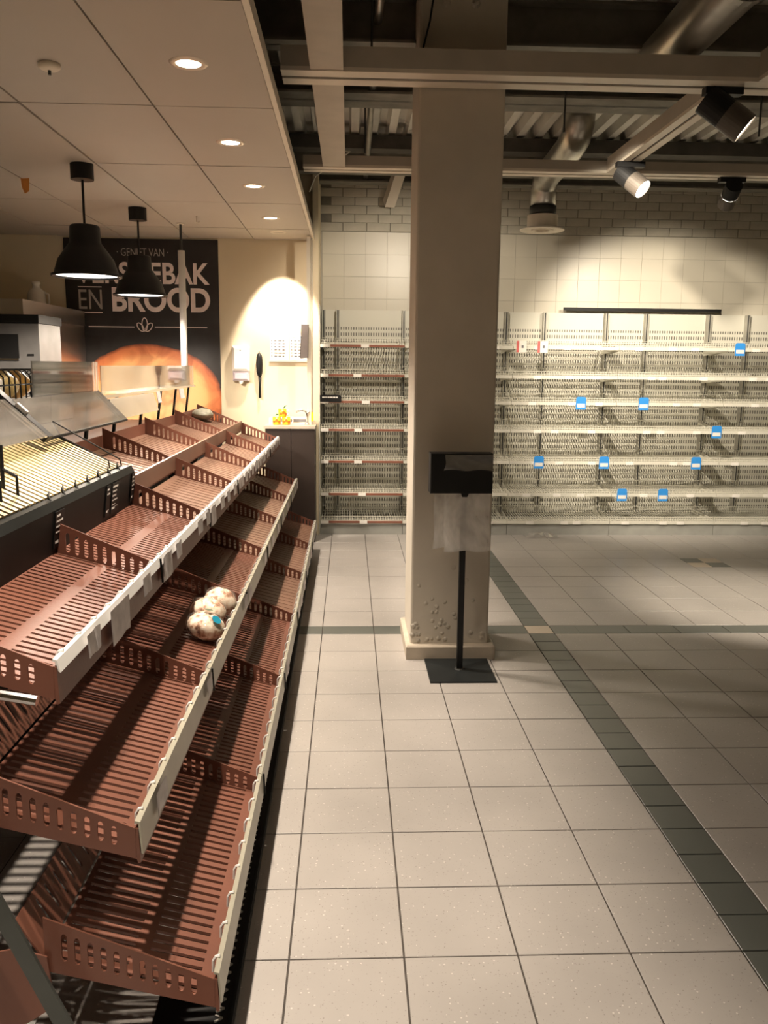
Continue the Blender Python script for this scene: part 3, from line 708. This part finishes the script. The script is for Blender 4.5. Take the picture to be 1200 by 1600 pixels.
# ================================================================== BAKERY BACK
ov = thing('steel_cabinet', 'tall brushed steel oven cabinet against the poster wall', 'cabinet', (-2.6, 2.55, 0)); O4 = (-2.6, 2.55, 0)
part(MB().box(-3.05, -2.165, 1.88, 3.283, .1, 1.84), 'cabinet_body', M_steel, ov, O4)
part(MB().box(-3.05, -2.160, 1.865, 3.283, 1.842, 1.965), 'cabinet_hood', M_steel, ov, O4)
part(MB().box(-3.0, -2.2, 1.92, 3.25, 0, .1), 'cabinet_plinth', M_black, ov, O4)
part(MB().box(-2.163, -2.150, 1.90, 1.96, .5, 1.80), 'door_post', mat('steel_warm', (.42, .30, .25), .3, .8), ov, O4)
mw = thing('bake_oven', 'grey countertop oven with black window and black top plate', 'oven', (-2.3, 1.6, 0)); O5 = (-2.3, 1.6, 0)
part(MB().box(-2.75, -1.895, 1.40, 1.82, 1.30, 1.775), 'oven_body', mat('oven_grey', (.16, .155, .15), .4, .3), mw, O5)
part(MB().box(-2.78, -1.885, 1.38, 1.83, 1.778, 1.832), 'oven_top', M_black, mw, O5)
part(MB().box(-2.70, -2.03, 1.392, 1.40, 1.55, 1.705), 'oven_window', M_black, mw, O5)
part(MB().box(-2.70, -2.03, 1.386, 1.399, 1.536, 1.548), 'oven_handle', M_chrome, mw, O5)
part(MB().box(-1.975, -1.935, 1.393, 1.40, 1.565, 1.578), 'oven_switch', M_black, mw, O5)
part(MB().box(-2.72, -1.92, 1.42, 1.80, 0, 1.299), 'oven_stand', M_counter, mw, O5)
jg = thing('white_jug', 'white plastic jug with a short neck on top of the steel cabinet', 'jug', (-2.48, 3.05, 1.967))
MB().lathe([(0, 0), (.075, 0), (.078, .02), (.072, .12), (.06, .15), (.03, .175), (.028, .20), (.034, .205), (.034, .225), (0, .228)], (0, 0, 0), 24).build('jug_body', M_ceram, jg, True)
MB().tube([(.06, 0, .14), (.10, 0, .12), (.10, 0, .05), (.07, 0, .03)], .009, 8).build('jug_handle', M_ceram, jg, True)

# poster ---------------------------------------------------------------------
def poster_mat():
    m = bpy.data.materials.new('poster_print'); m.use_nodes = True; nt = m.node_tree; b = nt.nodes['Principled BSDF']
    tc = nt.nodes.new('ShaderNodeTexCoord'); mp = nt.nodes.new('ShaderNodeMapping'); mp.vector_type = 'POINT'
    mp.inputs['Scale'].default_value = (1/.66, 0, 1/.50)
    nt.links.new(tc.outputs['Object'], mp.inputs['Vector'])
    ln = nt.nodes.new('ShaderNodeVectorMath'); ln.operation = 'LENGTH'; nt.links.new(mp.outputs[0], ln.inputs[0])
    n = nt.nodes.new('ShaderNodeTexNoise'); n.inputs['Scale'].default_value = 5.5; n.inputs['Detail'].default_value = 6; nt.links.new(tc.outputs['Object'], n.inputs['Vector'])
    ns = nt.nodes.new('ShaderNodeMath'); ns.operation = 'MULTIPLY_ADD'; ns.inputs[1].default_value = .10; ns.inputs[2].default_value = -.05
    nt.links.new(n.outputs['Fac'], ns.inputs[0])
    ad = nt.nodes.new('ShaderNodeMath'); ad.operation = 'ADD'; nt.links.new(ln.outputs['Value'], ad.inputs[0]); nt.links.new(ns.outputs[0], ad.inputs[1])
    r = nt.nodes.new('ShaderNodeValToRGB'); e = r.color_ramp.elements
    e[0].position = 0; e[0].color = (.95, .52, .24, 1)
    e[1].position = .60; e[1].color = (.93, .45, .18, 1)
    for p, c in ((.76, (.90, .42, .15, 1)), (.84, (.80, .26, .08, 1)), (.93, (.72, .20, .06, 1)), (.975, (.30, .07, .02, 1)), (.99, (.022, .019, .018, 1))):
        k = e.new(p); k.color = c
    nt.links.new(ad.outputs[0], r.inputs[0])
    n3 = nt.nodes.new('ShaderNodeTexNoise'); n3.inputs['Scale'].default_value = 4; n3.inputs['Detail'].default_value = 5; n3.inputs['Distortion'].default_value = 1
    nt.links.new(tc.outputs['Object'], n3.inputs['Vector'])
    r3 = nt.nodes.new('ShaderNodeValToRGB'); r3.color_ramp.elements[0].position = .38; r3.color_ramp.elements[0].color = (.55, .40, .34, 1); r3.color_ramp.elements[1].position = .58; r3.color_ramp.elements[1].color = (1, 1, 1, 1)
    nt.links.new(n3.outputs['Fac'], r3.inputs[0])
    mx = nt.nodes.new('ShaderNodeMix'); mx.data_type = 'RGBA'; mx.blend_type = 'MULTIPLY'; mx.inputs['Factor'].default_value = .75
    nt.links.new(r.outputs[0], mx.inputs['A']); nt.links.new(r3.outputs[0], mx.inputs['B'])
    nt.links.new(mx.outputs['Result'], b.inputs['Base Color']); b.inputs['Roughness'].default_value = .5
    return m
PX, PZ = -1.62, 1.20
po = MB(); po.box(-2.315-PX, -.992-PX, 0, .010, .60-PZ, 2.585-PZ)
po = tag(po.build('bread_poster', poster_mat(), loc=(PX, 3.2885, PZ)), 'large dark wall poster with pale lettering above a big loaf', 'poster')
def text_part(name, body, x0, x1, z0, z1, mt, bold=0, shear=0):
    cu = bpy.data.curves.new(name, 'FONT'); cu.body = body; cu.offset = bold; cu.extrude = .001
    to = bpy.data.objects.new(name, cu); me = bpy.data.meshes.new_from_object(to)
    bpy.data.objects.remove(to)
    xs = [v.co.x for v in me.vertices]; ys = [v.co.y for v in me.vertices]
    a, b_, c_, d_ = min(xs), max(xs), min(ys), max(ys)
    for v in me.vertices:
        X = x0+(v.co.x-a)/(b_-a)*(x1-x0); Zz = z0+(v.co.y-c_)/(d_-c_)*(z1-z0)
        v.co = (X-PX, -.0012-v.co.z*.3, Zz-PZ)
    return obj(name, me, mt, po)
M_let = mat('poster_lettering', (.92, .78, .74), .5, var=.12, scale=8)
M_let2 = mat('poster_lettering_dim', (.42, .37, .33), .5, var=.15)
text_part('lettering_small', '\u00b7 GENIET VAN \u00b7', -1.86, -1.42, 2.44, 2.505, M_let2)
text_part('lettering_title', 'VERSGEBAK', -2.227, -1.069, 2.205, 2.390, M_let, .022)
text_part('lettering_link', 'EN', -2.205, -2.005, 1.988, 2.152, M_let2, .0)
text_part('lettering_title', 'BROOD', -1.918, -1.069, 1.968, 2.178, M_let, .03)
ru = MB()
ru.box(-2.207-PX, -2.004-PX, -.002, 0, 2.172-PZ, 2.180-PZ); ru.box(-2.207-PX, -2.004-PX, -.002, 0, 1.955-PZ, 1.963-PZ)
ru.box(-2.13-PX, -1.735-PX, -.002, 0, 1.834-PZ, 1.842-PZ); ru.box(-1.557-PX, -1.10-PX, -.002, 0, 1.836-PZ, 1.843-PZ)
ru.build('poster_rules', M_let, po)
lfm = MB()
for ang, ln_ in ((0, .115), (-.62, .085), (.62, .085)):
    P_ = []
    for k in range(17):
        t_ = k/16*2*math.pi; r_ = ln_/2
        X = .024*math.sin(t_)*(1 if ang == 0 else .9); Zz = r_*(1-math.cos(t_))
        P_.append((X*math.cos(ang)-Zz*math.sin(ang)*-1, -.001, X*math.sin(ang)*-1+Zz*math.cos(ang)))
    off = (-1.644-PX + (0 if ang == 0 else math.copysign(.012, ang)), 1.803-PZ)
    lfm.tube([(p[0]+off[0], p[1], p[2]+off[1]) for p in P_], .0042, 5)
lfm.build('leaf_emblem', M_let, po)

# end counter ------------------------------------------------------------------
ct = thing('end_counter', 'dark brown counter unit at the end of the bread rack', 'counter', (-.36, 3.07, 0)); O6 = (-.36, 3.07, 0)
part(MB().box(-.562, -.345, 2.86, 3.295, .0, .985), 'cabinet_side', M_counter, ct, O6)
part(MB().box(-.341, -.142, 2.86, 3.295, .0, .985), 'cabinet_side', M_counter, ct, O6)
part(MB().box(-.575, -.135, 2.845, 3.298, .988, 1.012), 'worktop', M_countertop, ct, O6)
def mug(loc, label, rz):
    t = thing('fruit_mug', label, 'mug', loc, 'yellow fruit mugs on the end counter', rz)
    MB().lathe([(0, 0), (.030, 0), (.034, .006), (.036, .068), (.0335, .068), (.031, .010), (0, .008)], (0, 0, 0), 24).build('cup', M_yellow, t, True)
    MB().tube([(.034, 0, .056), (.052, 0, .052), (.057, 0, .034), (.050, 0, .016), (.034, 0, .012)], .0055, 8).build('handle', M_ceram, t, True)
    b = MB()
    for a in (-2.2, -1.5, -.8): b.disc((.0352*math.cos(a), .0352*math.sin(a), .03+.008*math.sin(a*3)), .014, 12, (math.cos(a), math.sin(a), 0))
    b.build('fruit_print', M_orange, t)
    return t
Z_ = 1.012
mug((-.475, 3.0, Z_), 'yellow fruit mug standing at the side by the soap dispenser', 0)
mug((-.392, 3.0, Z_), 'yellow fruit mug standing at the side by the tap', 0)
mug((-.425, 3.0, Z_+.0685), 'yellow fruit mug stacked on top of the other two', .3)
lv = MB(); lv.prism([(-.425, 1.148), (-.405, 1.158), (-.385, 1.182), (-.405, 1.176)], 2.995, 2.999)
lv.prism([(-.455, 1.105), (-.475, 1.108), (-.490, 1.092), (-.470, 1.092)], 2.985, 2.989)
tag(lv.build('paper_leaf', M_leaf), 'dark green leaf shape sticking up from the stacked mugs', 'leaf')
sk_ = thing('sink_tray', 'low white tray with a dark band behind the mugs', 'tray', (-.36, 3.17, Z_))
MB().tilebox(-.19, .17, -.06, .09, 0, .055, .006).build('tray_body', M_ceram, sk_)
MB().box(-.16, .15, -.0625, -.0605, .018, .042).build('dark_band', M_print, sk_)
tp = thing('tap', 'chrome tap with bent spout beside the pale post', 'tap', (-.215, 3.02, Z_))
MB().lathe([(0, 0), (.022, 0), (.018, .015), (.012, .02), (0, .02)], (0, 0, 0), 16).build('tap_base', M_chrome, tp, True)
MB().tube([(0, 0, .015), (.0, 0, .085), (-.012, -.0, .115), (-.045, -.0, .125), (-.085, -.0, .115), (-.09, 0, .10)], .0085, 10).build('spout', M_chrome, tp, True)
MB().tube([(0, 0, .085), (.02, 0, .12)], .006, 8).build('lever', M_chrome, tp, True)
ps = thing('corner_post', 'slim white post from counter to ceiling at the wall end', 'post', (-.19, 3.05, Z_))
MB().box(-.022, .012, -.02, .02, 0, Z_DROP-.014-Z_).build('post_profile', M_trimw, ps)
MB().tube([(.022, -.012, .0), (.022, -.012, Z_DROP-.02-Z_)], .007, 8).build('cable_pipe', M_trimw, ps, True)
MB().box(.014, .03, -.032, -.022, .03, .11).build('yellow_clip', M_yellow, ps)
fr = thing('framed_panel', 'dark-rimmed flat panel fixed to the slim white post', 'panel', (-.225, 3.03, 1.585))
b = MB(); b.prism([(-.043, 0), (.020, .002), (.026, .28), (-.028, .282)], -.018, -.004); b.build('panel_face', mat('panel_grey', (.20, .17, .16), .4), fr)
MB().tube([(-.043, -.011, 0), (-.028, -.011, .282), (.026, -.011, .28), (.020, -.011, .002), (-.043, -.011, 0)], .005, 6).build('panel_rim', M_black, fr)
dp = thing('soap_dispenser', 'white wall soap dispenser with a clear lower tank', 'soap dispenser', (-.806, 3.30, 1.36))
b = MB().tilebox(-.075, .075, .105, .325, 0, .085, .022); b.v = [(x, -z-.001, y) for x, y, z in b.v]; b.build('dispenser_cover', M_ceram, dp)
b = MB().tilebox(-.072, .072, .02, .103, 0, .075, .02); b.v = [(x, -z-.001, y) for x, y, z in b.v]; b.build('soap_tank', mat('soap_tank', (.55, .48, .52), .2), dp)
MB().prism([(-.02, .02), (.02, .02), (.01, -.005), (-.01, -.005)], -.06, -.01).build('nozzle', M_white_plastic, dp)
MB().disc((0, -.087, .285), .006, 10, (0, -1, 0)).build('key_hole', M_print, dp)
bsh = thing('hanging_brush', 'black brush hanging by its handle on the beige wall', 'brush', (-.645, 3.30, 1.23))
MB().lathe([(0, .19), (.018, .195), (.027, .23), (.030, .30), (.026, .36), (.016, .39), (0, .395)], (0, -.035, 0), 16).build('brush_head', M_black, bsh, True)
MB().tube([(0, -.035, .20), (.002, -.033, .12), (.0, -.03, .0)], [.014, .009, .012], 8).build('brush_handle', M_black, bsh, True)
MB().tube([(0, -.002, .405), (0, -.03, .405), (0, -.038, .395)], .006, 6).build('wall_hook', M_chrome, bsh)
ns_ = thing('wall_notice', 'white notice sheets with printed rows pinned to the beige wall', 'notice', (-.38, 3.30, 1.565))
MB().box(-.172, -.004, -.004, -.001, 0, .222).build('notice_sheet', M_ceram, ns_); MB().box(.004, .170, -.004, -.001, 0, .222).build('notice_sheet', M_ceram, ns_)
MB().box(-.178, .175, -.016, -.001, -.014, -.002).build('notice_ledge', M_trimw, ns_)
b = MB(); b2 = MB()
for s_ in (-.164, .012):
    b2.box(s_, s_+.15, -.0052, -.0042, .200, .207)
    for r_ in range(6):
        zz = .178-.027*r_; b.box(s_+.004, s_+.012, -.0052, -.0042, zz-.012, zz)
        for c_ in range(3): b.box(s_+.03+.036*c_, s_+.03+.036*c_+random.uniform(.014, .03), -.0052, -.0042, zz-.012, zz-.002)
b.build('printed_rows', M_print, ns_); b2.build('printed_header', M_printblue, ns_)
structure(MB().box(-.165, -.117, 3.20, 3.30, 0, Z_DECK-.01).build('trim_2', M_wall))

# ================================================================== WALL SHELVING
def back_panel_mat():
    m = bpy.data.materials.new('perforated_back'); m.use_nodes = True; nt = m.node_tree; b = nt.nodes['Principled BSDF']
    g = nt.nodes.new('ShaderNodeNewGeometry'); sp = nt.nodes.new('ShaderNodeSeparateXYZ'); nt.links.new(g.outputs['Position'], sp.inputs[0])
    def band(out, per, wd):
        a = nt.nodes.new('ShaderNodeMath'); a.operation = 'DIVIDE'; a.inputs[1].default_value = per; nt.links.new(out, a.inputs[0])
        f = nt.nodes.new('ShaderNodeMath'); f.operation = 'FRACT'; nt.links.new(a.outputs[0], f.inputs[0])
        l = nt.nodes.new('ShaderNodeMath'); l.operation = 'LESS_THAN'; l.inputs[1].default_value = wd; nt.links.new(f.outputs[0], l.inputs[0]); return l.outputs[0]
    x = band(sp.outputs['X'], .0235, .45); z = band(sp.outputs['Z'], .058, .55)
    mu = nt.nodes.new('ShaderNodeMath'); mu.operation = 'MULTIPLY'; nt.links.new(x, mu.inputs[0]); nt.links.new(z, mu.inputs[1])
    top = nt.nodes.new('ShaderNodeMath'); top.operation = 'LESS_THAN'; top.inputs[1].default_value = 1.88; nt.links.new(sp.outputs['Z'], top.inputs[0])
    m3 = nt.nodes.new('ShaderNodeMath'); m3.operation = 'MULTIPLY'; nt.links.new(mu.outputs[0], m3.inputs[0]); nt.links.new(top.outputs[0], m3.inputs[1])
    mx = nt.nodes.new('ShaderNodeMix'); mx.data_type = 'RGBA'; nt.links.new(m3.outputs[0], mx.inputs['Factor'])
    mx.inputs['A'].default_value = (.66, .64, .55, 1); mx.inputs['B'].default_value = (.14, .132, .11, 1)
    nt.links.new(mx.outputs['Result'], b.inputs['Base Color']); b.inputs['Roughness'].default_value = .45
    return m
M_perf = back_panel_mat()
EDG = [-.105, .642, 1.606, 2.56, 3.542, 4.52]
UPR = {0: [.045], 1: [1.02], 2: [1.988], 3: [2.958], 4: [3.932]}
LV = [1.705, 1.448, 1.215, .965, .680, .385, .128]
YFR, YBK = 3.20, 3.70
BAYL = ['white wire shelving bay with brown price rails beside the bakery wall', 'white wire shelving bay standing behind the concrete column', 'white wire shelving bay carrying the red-and-white price cards',
        'white wire shelving bay in the middle of the open wall', 'white wire shelving bay farthest from the bakery wall']
for u in range(5):
    x0, x1 = EDG[u], EDG[u+1]; W = x1-x0
    org = Vector((x0, YFR, 0))
    t = thing('shelving_bay', BAYL[u], 'shelving unit', tuple(org), 'white wire shelving along the back wall')
    MB().box(.002, W-.002, YBK+.02-YFR, YBK+.035-YFR, .10, 2.035).build('back_panel', M_perf, t)
    MB().box(.002, W-.002, .012, YBK-YFR, .0, .092).build('plinth', M_plinth, t)
    for xx in [.018] + [q-x0 for q in UPR[u]]:
        up = MB(); up.box(xx-.016, xx-.006, YBK-YFR-.035, YBK-YFR+.019, .0, 2.033); up.box(xx+.006, xx+.016, YBK-YFR-.035, YBK-YFR+.019, .0, 2.033)
        o_ = up.build('upright', mat('upright_grey', (.40, .385, .33), .45, .2), t)
        sl = MB(); sl.box(xx-.006, xx+.006, YBK-YFR-.030, YBK-YFR+.019, .1, 2.03); sl.build('slot_strip', M_dkgrey, o_)
    for li, z in enumerate(LV):
        sh = MB(); tilt = .02
        n = int(W/.0235)
        dep = YBK-YFR-.04
        for k in range(n+1):
            xx = .01+(W-.02)*k/n
            sh.bar((xx, .008, z-.005), (xx, dep, z-.005+tilt), .0055, .0055)
            sh.bar((xx, .014, z-.005), (xx, .014, z+.040), .0034, .0034)      # front fence
            sh.bar((xx, dep-.01, z+tilt), (xx, dep-.01, z+tilt+.05), .0034, .0034)
        for yy, zz in ((.014, .040), (.014, .018), (.12, -.010), (.26, -.006), (.40, .0), (dep-.01, tilt+.05), (dep-.01, tilt)):
            sh.bar((.004, yy, z+zz), (W-.004, yy, z+zz), .0045, .0045)
        s_ = sh.build('wire_shelf', M_wire, t)
        for xx in (.025, W-.025):
            b = MB(); b.quad((xx, dep+.01, z-.06), (xx, dep+.01, z+.05), (xx, .02, z-.008), (xx, .02, z-.024)); b.quad((xx+.003, dep+.01, z-.06), (xx+.003, .02, z-.024), (xx+.003, .02, z-.008), (xx+.003, dep+.01, z+.05))
            b.build('shelf_bracket', M_shelfpaint, s_)
        rl = MB().box(.002, W-.002, -.006, .006, z-.022, z+.006)
        r_ = rl.build('price_rail', M_shelfpaint, s_)
        if u == 0: MB().box(.06 if li not in (0,) else .09, W-.002, -.009, -.0062, z-.019, z+.001).build('rail_insert', M_railbrown, s_)
        rnd = random.Random(u*17+li)
        for q in range(2 if u == 0 else 3):
            xx = (.004 if (u == 0 and q == 0) else (.10+(W-.2)/3*q+rnd.uniform(0, (W-.2)/3-.09))); 
            MB().box(xx, xx+.07, -.013, -.0095, z-.024, z+.004).build('price_label', M_ceram, s_)
# side panel against the bakery wall end
tag(MB().box(-.135+.02, -.108, 3.19, 3.74, 0.0, 2.05).build('shelf_end_panel', M_shelfpaint), 'cream end panel closing the wire shelving at the bakery wall', 'panel')
tag(MB().box(2.16, 3.66, 3.66, 3.685, 2.052, 2.082).build('black_strip', M_black), 'long thin black strip along the top of the wire shelving', 'strip')
RAIL = {1: 'first', 3: 'third', 4: 'fourth', 5: 'fifth', 6: 'sixth'}
for px, py, rn, wh in ((1157,540,1,''),(908,627,3,', nearer the column'),(1006,627,3,', farther from the column'),(1120,671,4,''),(842,719,5,', nearest the column'),(944,719,5,', the middle of three'),(1088,719,5,', farthest from the column'),(972,771,6,', nearer the column'),(1036,770,6,', farther from the column')):
    p = at_y(px, py, 3.178); zz = LV[rn-1]-.005
    c_ = thing('shelf_card', 'blue shelf card on the %s rail from the top%s' % (RAIL[rn], wh), 'price card', (p.x, 3.178, zz), 'blue cards clipped along the wire shelving')
    MB().prism([(-.045, -.055), (.045, -.055), (.045, .045), (.032, .058), (-.032, .058), (-.045, .045)], -.001, .002).build('card_sheet', M_blue, c_)
    MB().box(-.036, .036, -.0025, -.0012, -.035, -.002).build('white_band', M_printwhite, c_)
    MB().box(-.02, .02, .0022, .0075, -.012, .010).build('card_clip', M_white_plastic, c_)
for i, px in enumerate((815, 848)):
    p = at_y(px, 539, 3.178)
    c_ = thing('price_card', ['white price card with a red edge, closer to the column', 'white price card with a red edge, farther from the column'][i], 'price card', (p.x, 3.178, LV[0]), 'red-edged price cards on the top rail')
    MB().box(-.045, .045, -.001, .002, -.05, .05).build('card_sheet', M_ceram, c_)
    MB().box(-.045, -.022, -.0022, -.0012, -.05, .05).build('red_edge', M_red, c_)
    MB().box(.0, .018, -.0022, -.0012, -.012, .012).build('card_print', M_print, c_)
    MB().box(-.02, .02, .0022, .0075, -.012, .010).build('card_clip', M_white_plastic, c_)
sg = thing('shelf_sign', 'small black sign with a white line clipped to the rail by the end panel', 'sign', (-.012, 3.178, LV[2]+.02))
MB().prism([(-.095, -.03), (.095, -.03), (.095, .018), (.082, .032), (-.095, .032)], -.002, .002).build('sign_plate', M_black, sg)
b = MB(); xx = -.075
while xx < .055:
    w_ = random.uniform(.010, .024); b.box(xx, xx+w_, -.0034, -.0022, .004, .016); xx += w_+.004
b.build('sign_print', M_printwhite, sg)
MB().box(-.02, .02, .0022, .0075, -.012, .010).build('sign_clip', M_black, sg)
# crumpled film on the floor
cf = MB(); random.seed(5)
pts = [[(1.75+.045*i+random.uniform(-.012, .012), 3.06+.035*j+random.uniform(-.01, .01), .004+random.uniform(0, .045)*(1 if 0 < i < 7 and 0 < j < 4 else .1)) for j in range(5)] for i in range(8)]
for i in range(7):
    for j in range(4):
        cf.quad(pts[i][j], pts[i+1][j], pts[i+1][j+1]); cf.quad(pts[i][j], pts[i+1][j+1], pts[i][j+1])
tag(cf.build('plastic_scrap', M_scrap), 'crumpled clear plastic scrap on the floor before the wire shelving', 'litter')

# ================================================================== BAG STAND
st = thing('bag_stand', 'black bag dispenser stand on a square foot before the column', 'stand', (.716, -.295, 0))
MB().tilebox(-.165, .165, -.178, .155, 0, .008, .002).build('foot_plate', M_blackp, st)
MB().box(-.0145, .0145, -.0145, .0145, .008, 1.09).build('pole', M_black, st)
MB().lathe([(.022, 0), (.026, 0), (.022, .006), (.0, .006)], (0, 0, .008), 12).build('weld_collar', M_dkgrey, st)
b = MB(); b.tilebox(-.152, .152, .0, .195, 0, .10, .004); b.v = [(x-.018, -z+.06, y+.915) for x, y, z in b.v]
b.build('dispenser_box', M_black, st)
MB().prism([(-.02, .916), (.02, .916), (.012, .898), (-.012, .898)], -.038, .02).build('tear_lip', M_black, st)
rnd = random.Random(2)
def bag(x0, x1, z0, z1, y, seed, amp=.005):
    rnd = random.Random(seed); b = MB(); nx, nz = 12, 12
    ph = [rnd.uniform(0, 6) for _ in range(5)]
    P_ = [[(x0+(x1-x0)*i/nx+.006*math.sin(j*.5+ph[0])*(1-j/nz), y+amp*(math.sin(i*.45+ph[1])+.5*math.sin(i*.3+j*.35+ph[2])+.6*abs(math.sin(i*.26-j*.06+ph[3])))*(1-.6*j/nz), z0+(z1-z0)*j/nz+.004*math.sin(i*.9+ph[4])*(1-j/nz)) for j in range(nz+1)] for i in range(nx+1)]
    for i in range(nx):
        for j in range(nz): b.quad(P_[i][j], P_[i+1][j], P_[i+1][j+1], P_[i][j+1])
    return b
bg = thing('plastic_bag', 'clear plastic bags hanging from the black dispenser box', 'plastic bag', (.716, -.295, .62))
bag(-.10, .128, .005, .296, -.030, 1).build('front_sheet', M_film, bg, True)
bag(-.145, .10, .012, .296, .012, 2).build('rear_sheet', M_film, bg, True)
bag(-.095, .125, .010, .296, -.022, 3, .003).build('middle_sheet', M_film, bg, True)
b = MB(); bb_ = bag(-.10, .148, 0, .075, 0, 6, .003); bb_.v = [(x, y-.046, z+.41) for x, y, z in bb_.v]; bb_.build('bag_flap', M_scrap, bg, True)

# ================================================================== BUNS
def bun_mat():
    m = bpy.data.materials.new('fruit_bun'); m.use_nodes = True; nt = m.node_tree; b = nt.nodes['Principled BSDF']
    tc = nt.nodes.new('ShaderNodeTexCoord'); n = nt.nodes.new('ShaderNodeTexNoise'); n.inputs['Scale'].default_value = 38; n.inputs['Detail'].default_value = 5
    nt.links.new(tc.outputs['Object'], n.inputs['Vector']); r = nt.nodes.new('ShaderNodeValToRGB'); e = r.color_ramp.elements
    e[0].position = .33; e[0].color = (.15, .05, .03, 1); e[1].position = .60; e[1].color = (.85, .76, .62, 1)
    k = e.new(.41); k.color = (.45, .25, .15, 1); k = e.new(.50); k.color = (.78, .62, .48, 1)
    nt.links.new(n.outputs['Fac'], r.inputs[0]); nt.links.new(r.outputs[0], b.inputs['Base Color']); b.inputs['Roughness'].default_value = .6
    bp = nt.nodes.new('ShaderNodeBump'); bp.inputs['Strength'].default_value = .5; bp.inputs['Distance'].default_value = .006; nt.links.new(n.outputs['Fac'], bp.inputs['Height']); nt.links.new(bp.outputs[0], b.inputs['Normal'])
    return m
M_bun = bun_mat()
X2, Z2, D2 = TIERS['middle']
for i, (X, Y, rx, ry, rz, lab) in enumerate(((-.352, -1.49, .066, .068, .046, 'wrapped fruit bun with a blue sticker, lying on the middle-row tray'),
                                     (-.365, -1.34, .066, .064, .050, 'wrapped fruit bun lying between two other buns on the middle-row tray'),
                                     (-.345, -1.198, .062, .062, .052, 'wrapped pale fruit bun nearest the tray divider on the middle-row tray'))):
    zc = Z2+zfloor(X-X2)+rz*1.10
    t = thing('wrapped_bun', lab, 'bread', (X, Y, zc), 'wrapped fruit buns on the middle row')
    t.rotation_euler = (0, math.atan(TF), 0)
    lump(MB(), (0, 0, 0), rx, ry, rz, 24, 14, .035, 20+i).build('bun', M_bun, t, True)
    fb = lump(MB(), (0, 0, .0), rx*1.08, ry*1.08, rz*1.06, 20, 12, .07, 40+i)
    for k in range(5): fb.quad((-rx*.6-.02*random.random(), ry*.9+.004*k, -.01), (-rx*.9-.02*random.random(), ry*1.25, .0), (-rx*.5, ry*1.3, .012+.006*k))
    fb.build('film_wrap', M_wrap, t, True)
    if i == 0:
        for nm, mt, dx, dy, r_ in (('blue_sticker', M_stickblue, .034, -.030, .018), ('green_sticker', M_stickgreen, -.004, .012, .017)):
            nz = rz*1.17*math.sqrt(max(0, 1-(dx/rx)**2-(dy/ry)**2)); nv = Vector((dx/rx**2, dy/ry**2, nz/rz**2)).normalized()
            s_ = MB().disc(tuple(Vector((dx, dy, nz))+nv*.004), r_, 16, tuple(nv)); s_.build(nm, mt, t)
